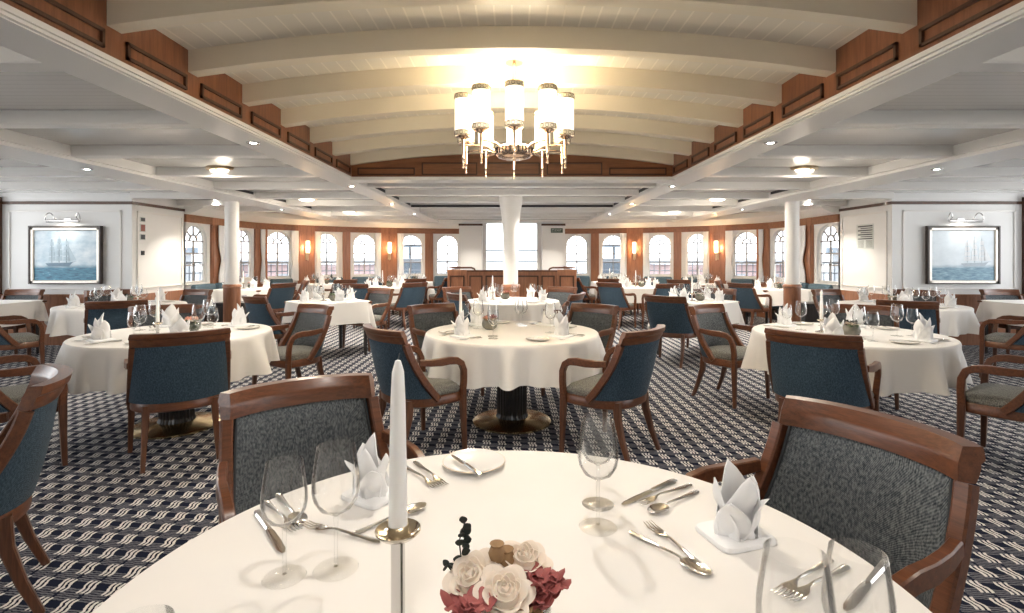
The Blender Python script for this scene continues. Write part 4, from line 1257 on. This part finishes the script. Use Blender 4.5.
def lay(kind, p, q, label, z=ZT):
    """tip towards pixel q, handle end at pixel p"""
    a, b = at(*p, z), at(*q, z); rz = math.atan2(b[1] - a[1], b[0] - a[0]) - PI / 2
    cutlery(kind, (a[0] + b[0]) / 2, (a[1] + b[1]) / 2, rz, label, z, 'cutlery on the nearest table')
lay('butter_knife', (481, 477), (451, 455), 'butter knife lying across the bread plate, nearest table', ZT + .0135)
lay('fork', (413, 461), (447, 489), 'fork beside the bread plate, nearer the plate')
lay('fork', (404, 467), (436, 488), 'fork beside the bread plate, nearer the candle')
lay('spoon', (347, 538), (428, 505), 'dessert spoon behind the candlestick tray')
lay('fork', (372, 541), (315, 528), 'dessert fork between the wine glass and the candle')
lay('knife', (256, 511), (285, 556), 'table knife under the shorter wine glass, darkest in the group')
lay('spoon', (275, 492), (306, 531), 'spoon seen through the shorter wine glass')
lay('fork', (263, 500), (300, 536), 'fork lying between knife and spoon at the wine glasses')
lay('knife', (676, 481), (621, 506), 'table knife before the standing napkin, rearmost of the group')
lay('fork', (690, 486), (640, 505), 'fork before the standing napkin, middle of the group')
lay('spoon', (702, 490), (644, 518), 'spoon before the standing napkin, front of its group')
lay('fork', (722, 583), (641, 519), 'fork pointing at the rear wine glasses, centre of the cloth')
lay('spoon', (632, 534), (708, 577), 'spoon lying beside the fork, centre of the cloth')
lay('fork', (838, 556), (768, 603), 'fork seen through the glass at the bottom edge')
lay('fork', (850, 566), (785, 604), 'second fork seen through the glass at the bottom edge')
lay('knife', (882, 568), (850, 606), 'table knife seen through the glass nearer the dark chair')
x, y = at(372, 496); napkin(x, y, -.6, 'folded white napkin behind the wine glasses, nearest table', ZT, 1.0)
x, y = at(735, 536); o = napkin(x, y, .3, 'folded white napkin standing before the dark chair, nearest table', ZT, 1.05)

# roses in a glass on the nearest table
fx, fy = -.012, .735
root = thing('flower_vase', 'glass vase of cream roses and dusky red blossoms on the nearest table', 'flowers', (fx, fy, ZT))
MB().lathe([(0, 0), (.045, 0), (.056, .006), (.064, .05), (.066, .09), (.068, .138), (.0655, .138), (.0635, .09), (.0615, .05), (.053, .01), (0, .009)], 40).build('vase', 'vase', root)
MB().lathe([(0, .012), (.05, .013), (.058, .05), (.060, .09), (.055, .118), (.03, .128), (0, .13)], 24).build('moss_filling', 'moss', root)
for (x, y, z, r_, sd) in ((.0, -.022, .143, .034, 3), (-.038, .012, .142, .036, 8), (.028, .038, .148, .034, 5)):
    rose_mesh((0, 0, 0), r_, sd).xf(Matrix.Translation((x, y, z)) @ Matrix.Rotation(.45 if sd != 5 else .2, 4, 'X') @ Matrix.Rotation(-.3 if x < -.01 else .1, 4, 'Y')).build('rose', 'rose', root, auto=60)
rnd = random.Random(4)
for k_, (cx, cy, n_, m_) in enumerate(((-.042, -.040, 15, 'red'), (.056, -.002, 18, 'red'))):
    q = MB()
    for i in range(n_):
        a = rnd.uniform(0, 6.28); d = rnd.uniform(0, .030)
        blossom(q, (cx + d * cos(a), cy + d * sin(a) * .8, .132 + rnd.uniform(0, .034) - d * .3), rnd.uniform(.014, .021), rnd)
    q.build('blossom', m_, root, auto=70)
q = MB(); stem = [(-.045, .02, .13), (-.062, .03, .165), (-.066, .034, .195), (-.058, .035, .222)]
q.tube(stem, .0012, 5); q.tube([(-.05, .02, .14), (-.075, .025, .155), (-.088, .03, .168)], .001, 5)
for i in range(22):
    t = rnd.random(); p = Vector(stem[1]).lerp(Vector(stem[3]), t) if i < 14 else Vector((-.05, .02, .14)).lerp(Vector((-.09, .03, .168)), t)
    a = rnd.uniform(0, 6.28); L = rnd.uniform(.009, .014); d = Vector((cos(a), .4 * sin(a), rnd.uniform(-.2, .9))).normalized(); sd = d.cross(Vector((0, 1, .2))).normalized()
    def f(off, p=p, d=d, sd=sd, L=L):
        def g(u, v):
            s_ = 2 * u - 1; return tuple(p + d * (L * v) + sd * (s_ * L * .45 * sin(PI * (.05 + .92 * v)) ** .7) + Vector((0, off, 0)))
        return g
    q.slab(f(.0005), f(-.0005), 4, 5)
q.build('leaf_sprig', 'leaf', root, auto=70)
q = MB()
for (x, y, z) in ((-.010, .026, .168), (.004, .03, .158)): MB().lathe([(0, 0), (.010, .004), (.013, .014), (.009, .024), (.011, .028), (0, .022)], 10, (x, y, z)).build('seed_head', 'tan', root)
for i in range(5): blossom(q, (.032 + .01 * cos(i), -.035 + .008 * sin(i * 2), .132 + .003 * i), .012, rnd)
q.build('dried_blossom', 'tan', root)

# ------------------------------------------------------------------ daylight, camera, colour
w = bpy.data.worlds.new('World'); sc.world = w; w.use_nodes = True
nt = w.node_tree; bg = nt.nodes['Background']
tc = nt.nodes.new('ShaderNodeTexCoord'); sp = nt.nodes.new('ShaderNodeSeparateXYZ'); nt.links.new(tc.outputs['Generated'], sp.inputs[0])
rp = nt.nodes.new('ShaderNodeValToRGB'); nt.links.new(sp.outputs[2], rp.inputs[0])
rp.color_ramp.elements[0].position = .0; rp.color_ramp.elements[0].color = (.97, .985, 1, 1)
rp.color_ramp.elements[1].position = .6; rp.color_ramp.elements[1].color = (.90, .95, 1, 1)
nt.links.new(rp.outputs[0], bg.inputs[0]); bg.inputs[1].default_value = 1.75

cam = bpy.data.cameras.new('Camera'); cam.sensor_width = 36; cam.sensor_fit = 'HORIZONTAL'
cam.lens = F / 1024 * 36; cam.shift_y = -49.5 / 1024; cam.shift_x = 0; cam.clip_start = .02; cam.clip_end = 400
co = bpy.data.objects.new('Camera', cam); COL.objects.link(co); co.location = (0, 0, H); co.rotation_euler = (PI / 2, 0, 0)
sc.camera = co
vs = sc.view_settings
sc.display_settings.display_device = 'sRGB'
vs.view_transform = 'Standard'; vs.look = 'None'; vs.gamma = 1; vs.use_curve_mapping = False
vs.exposure = 1.6
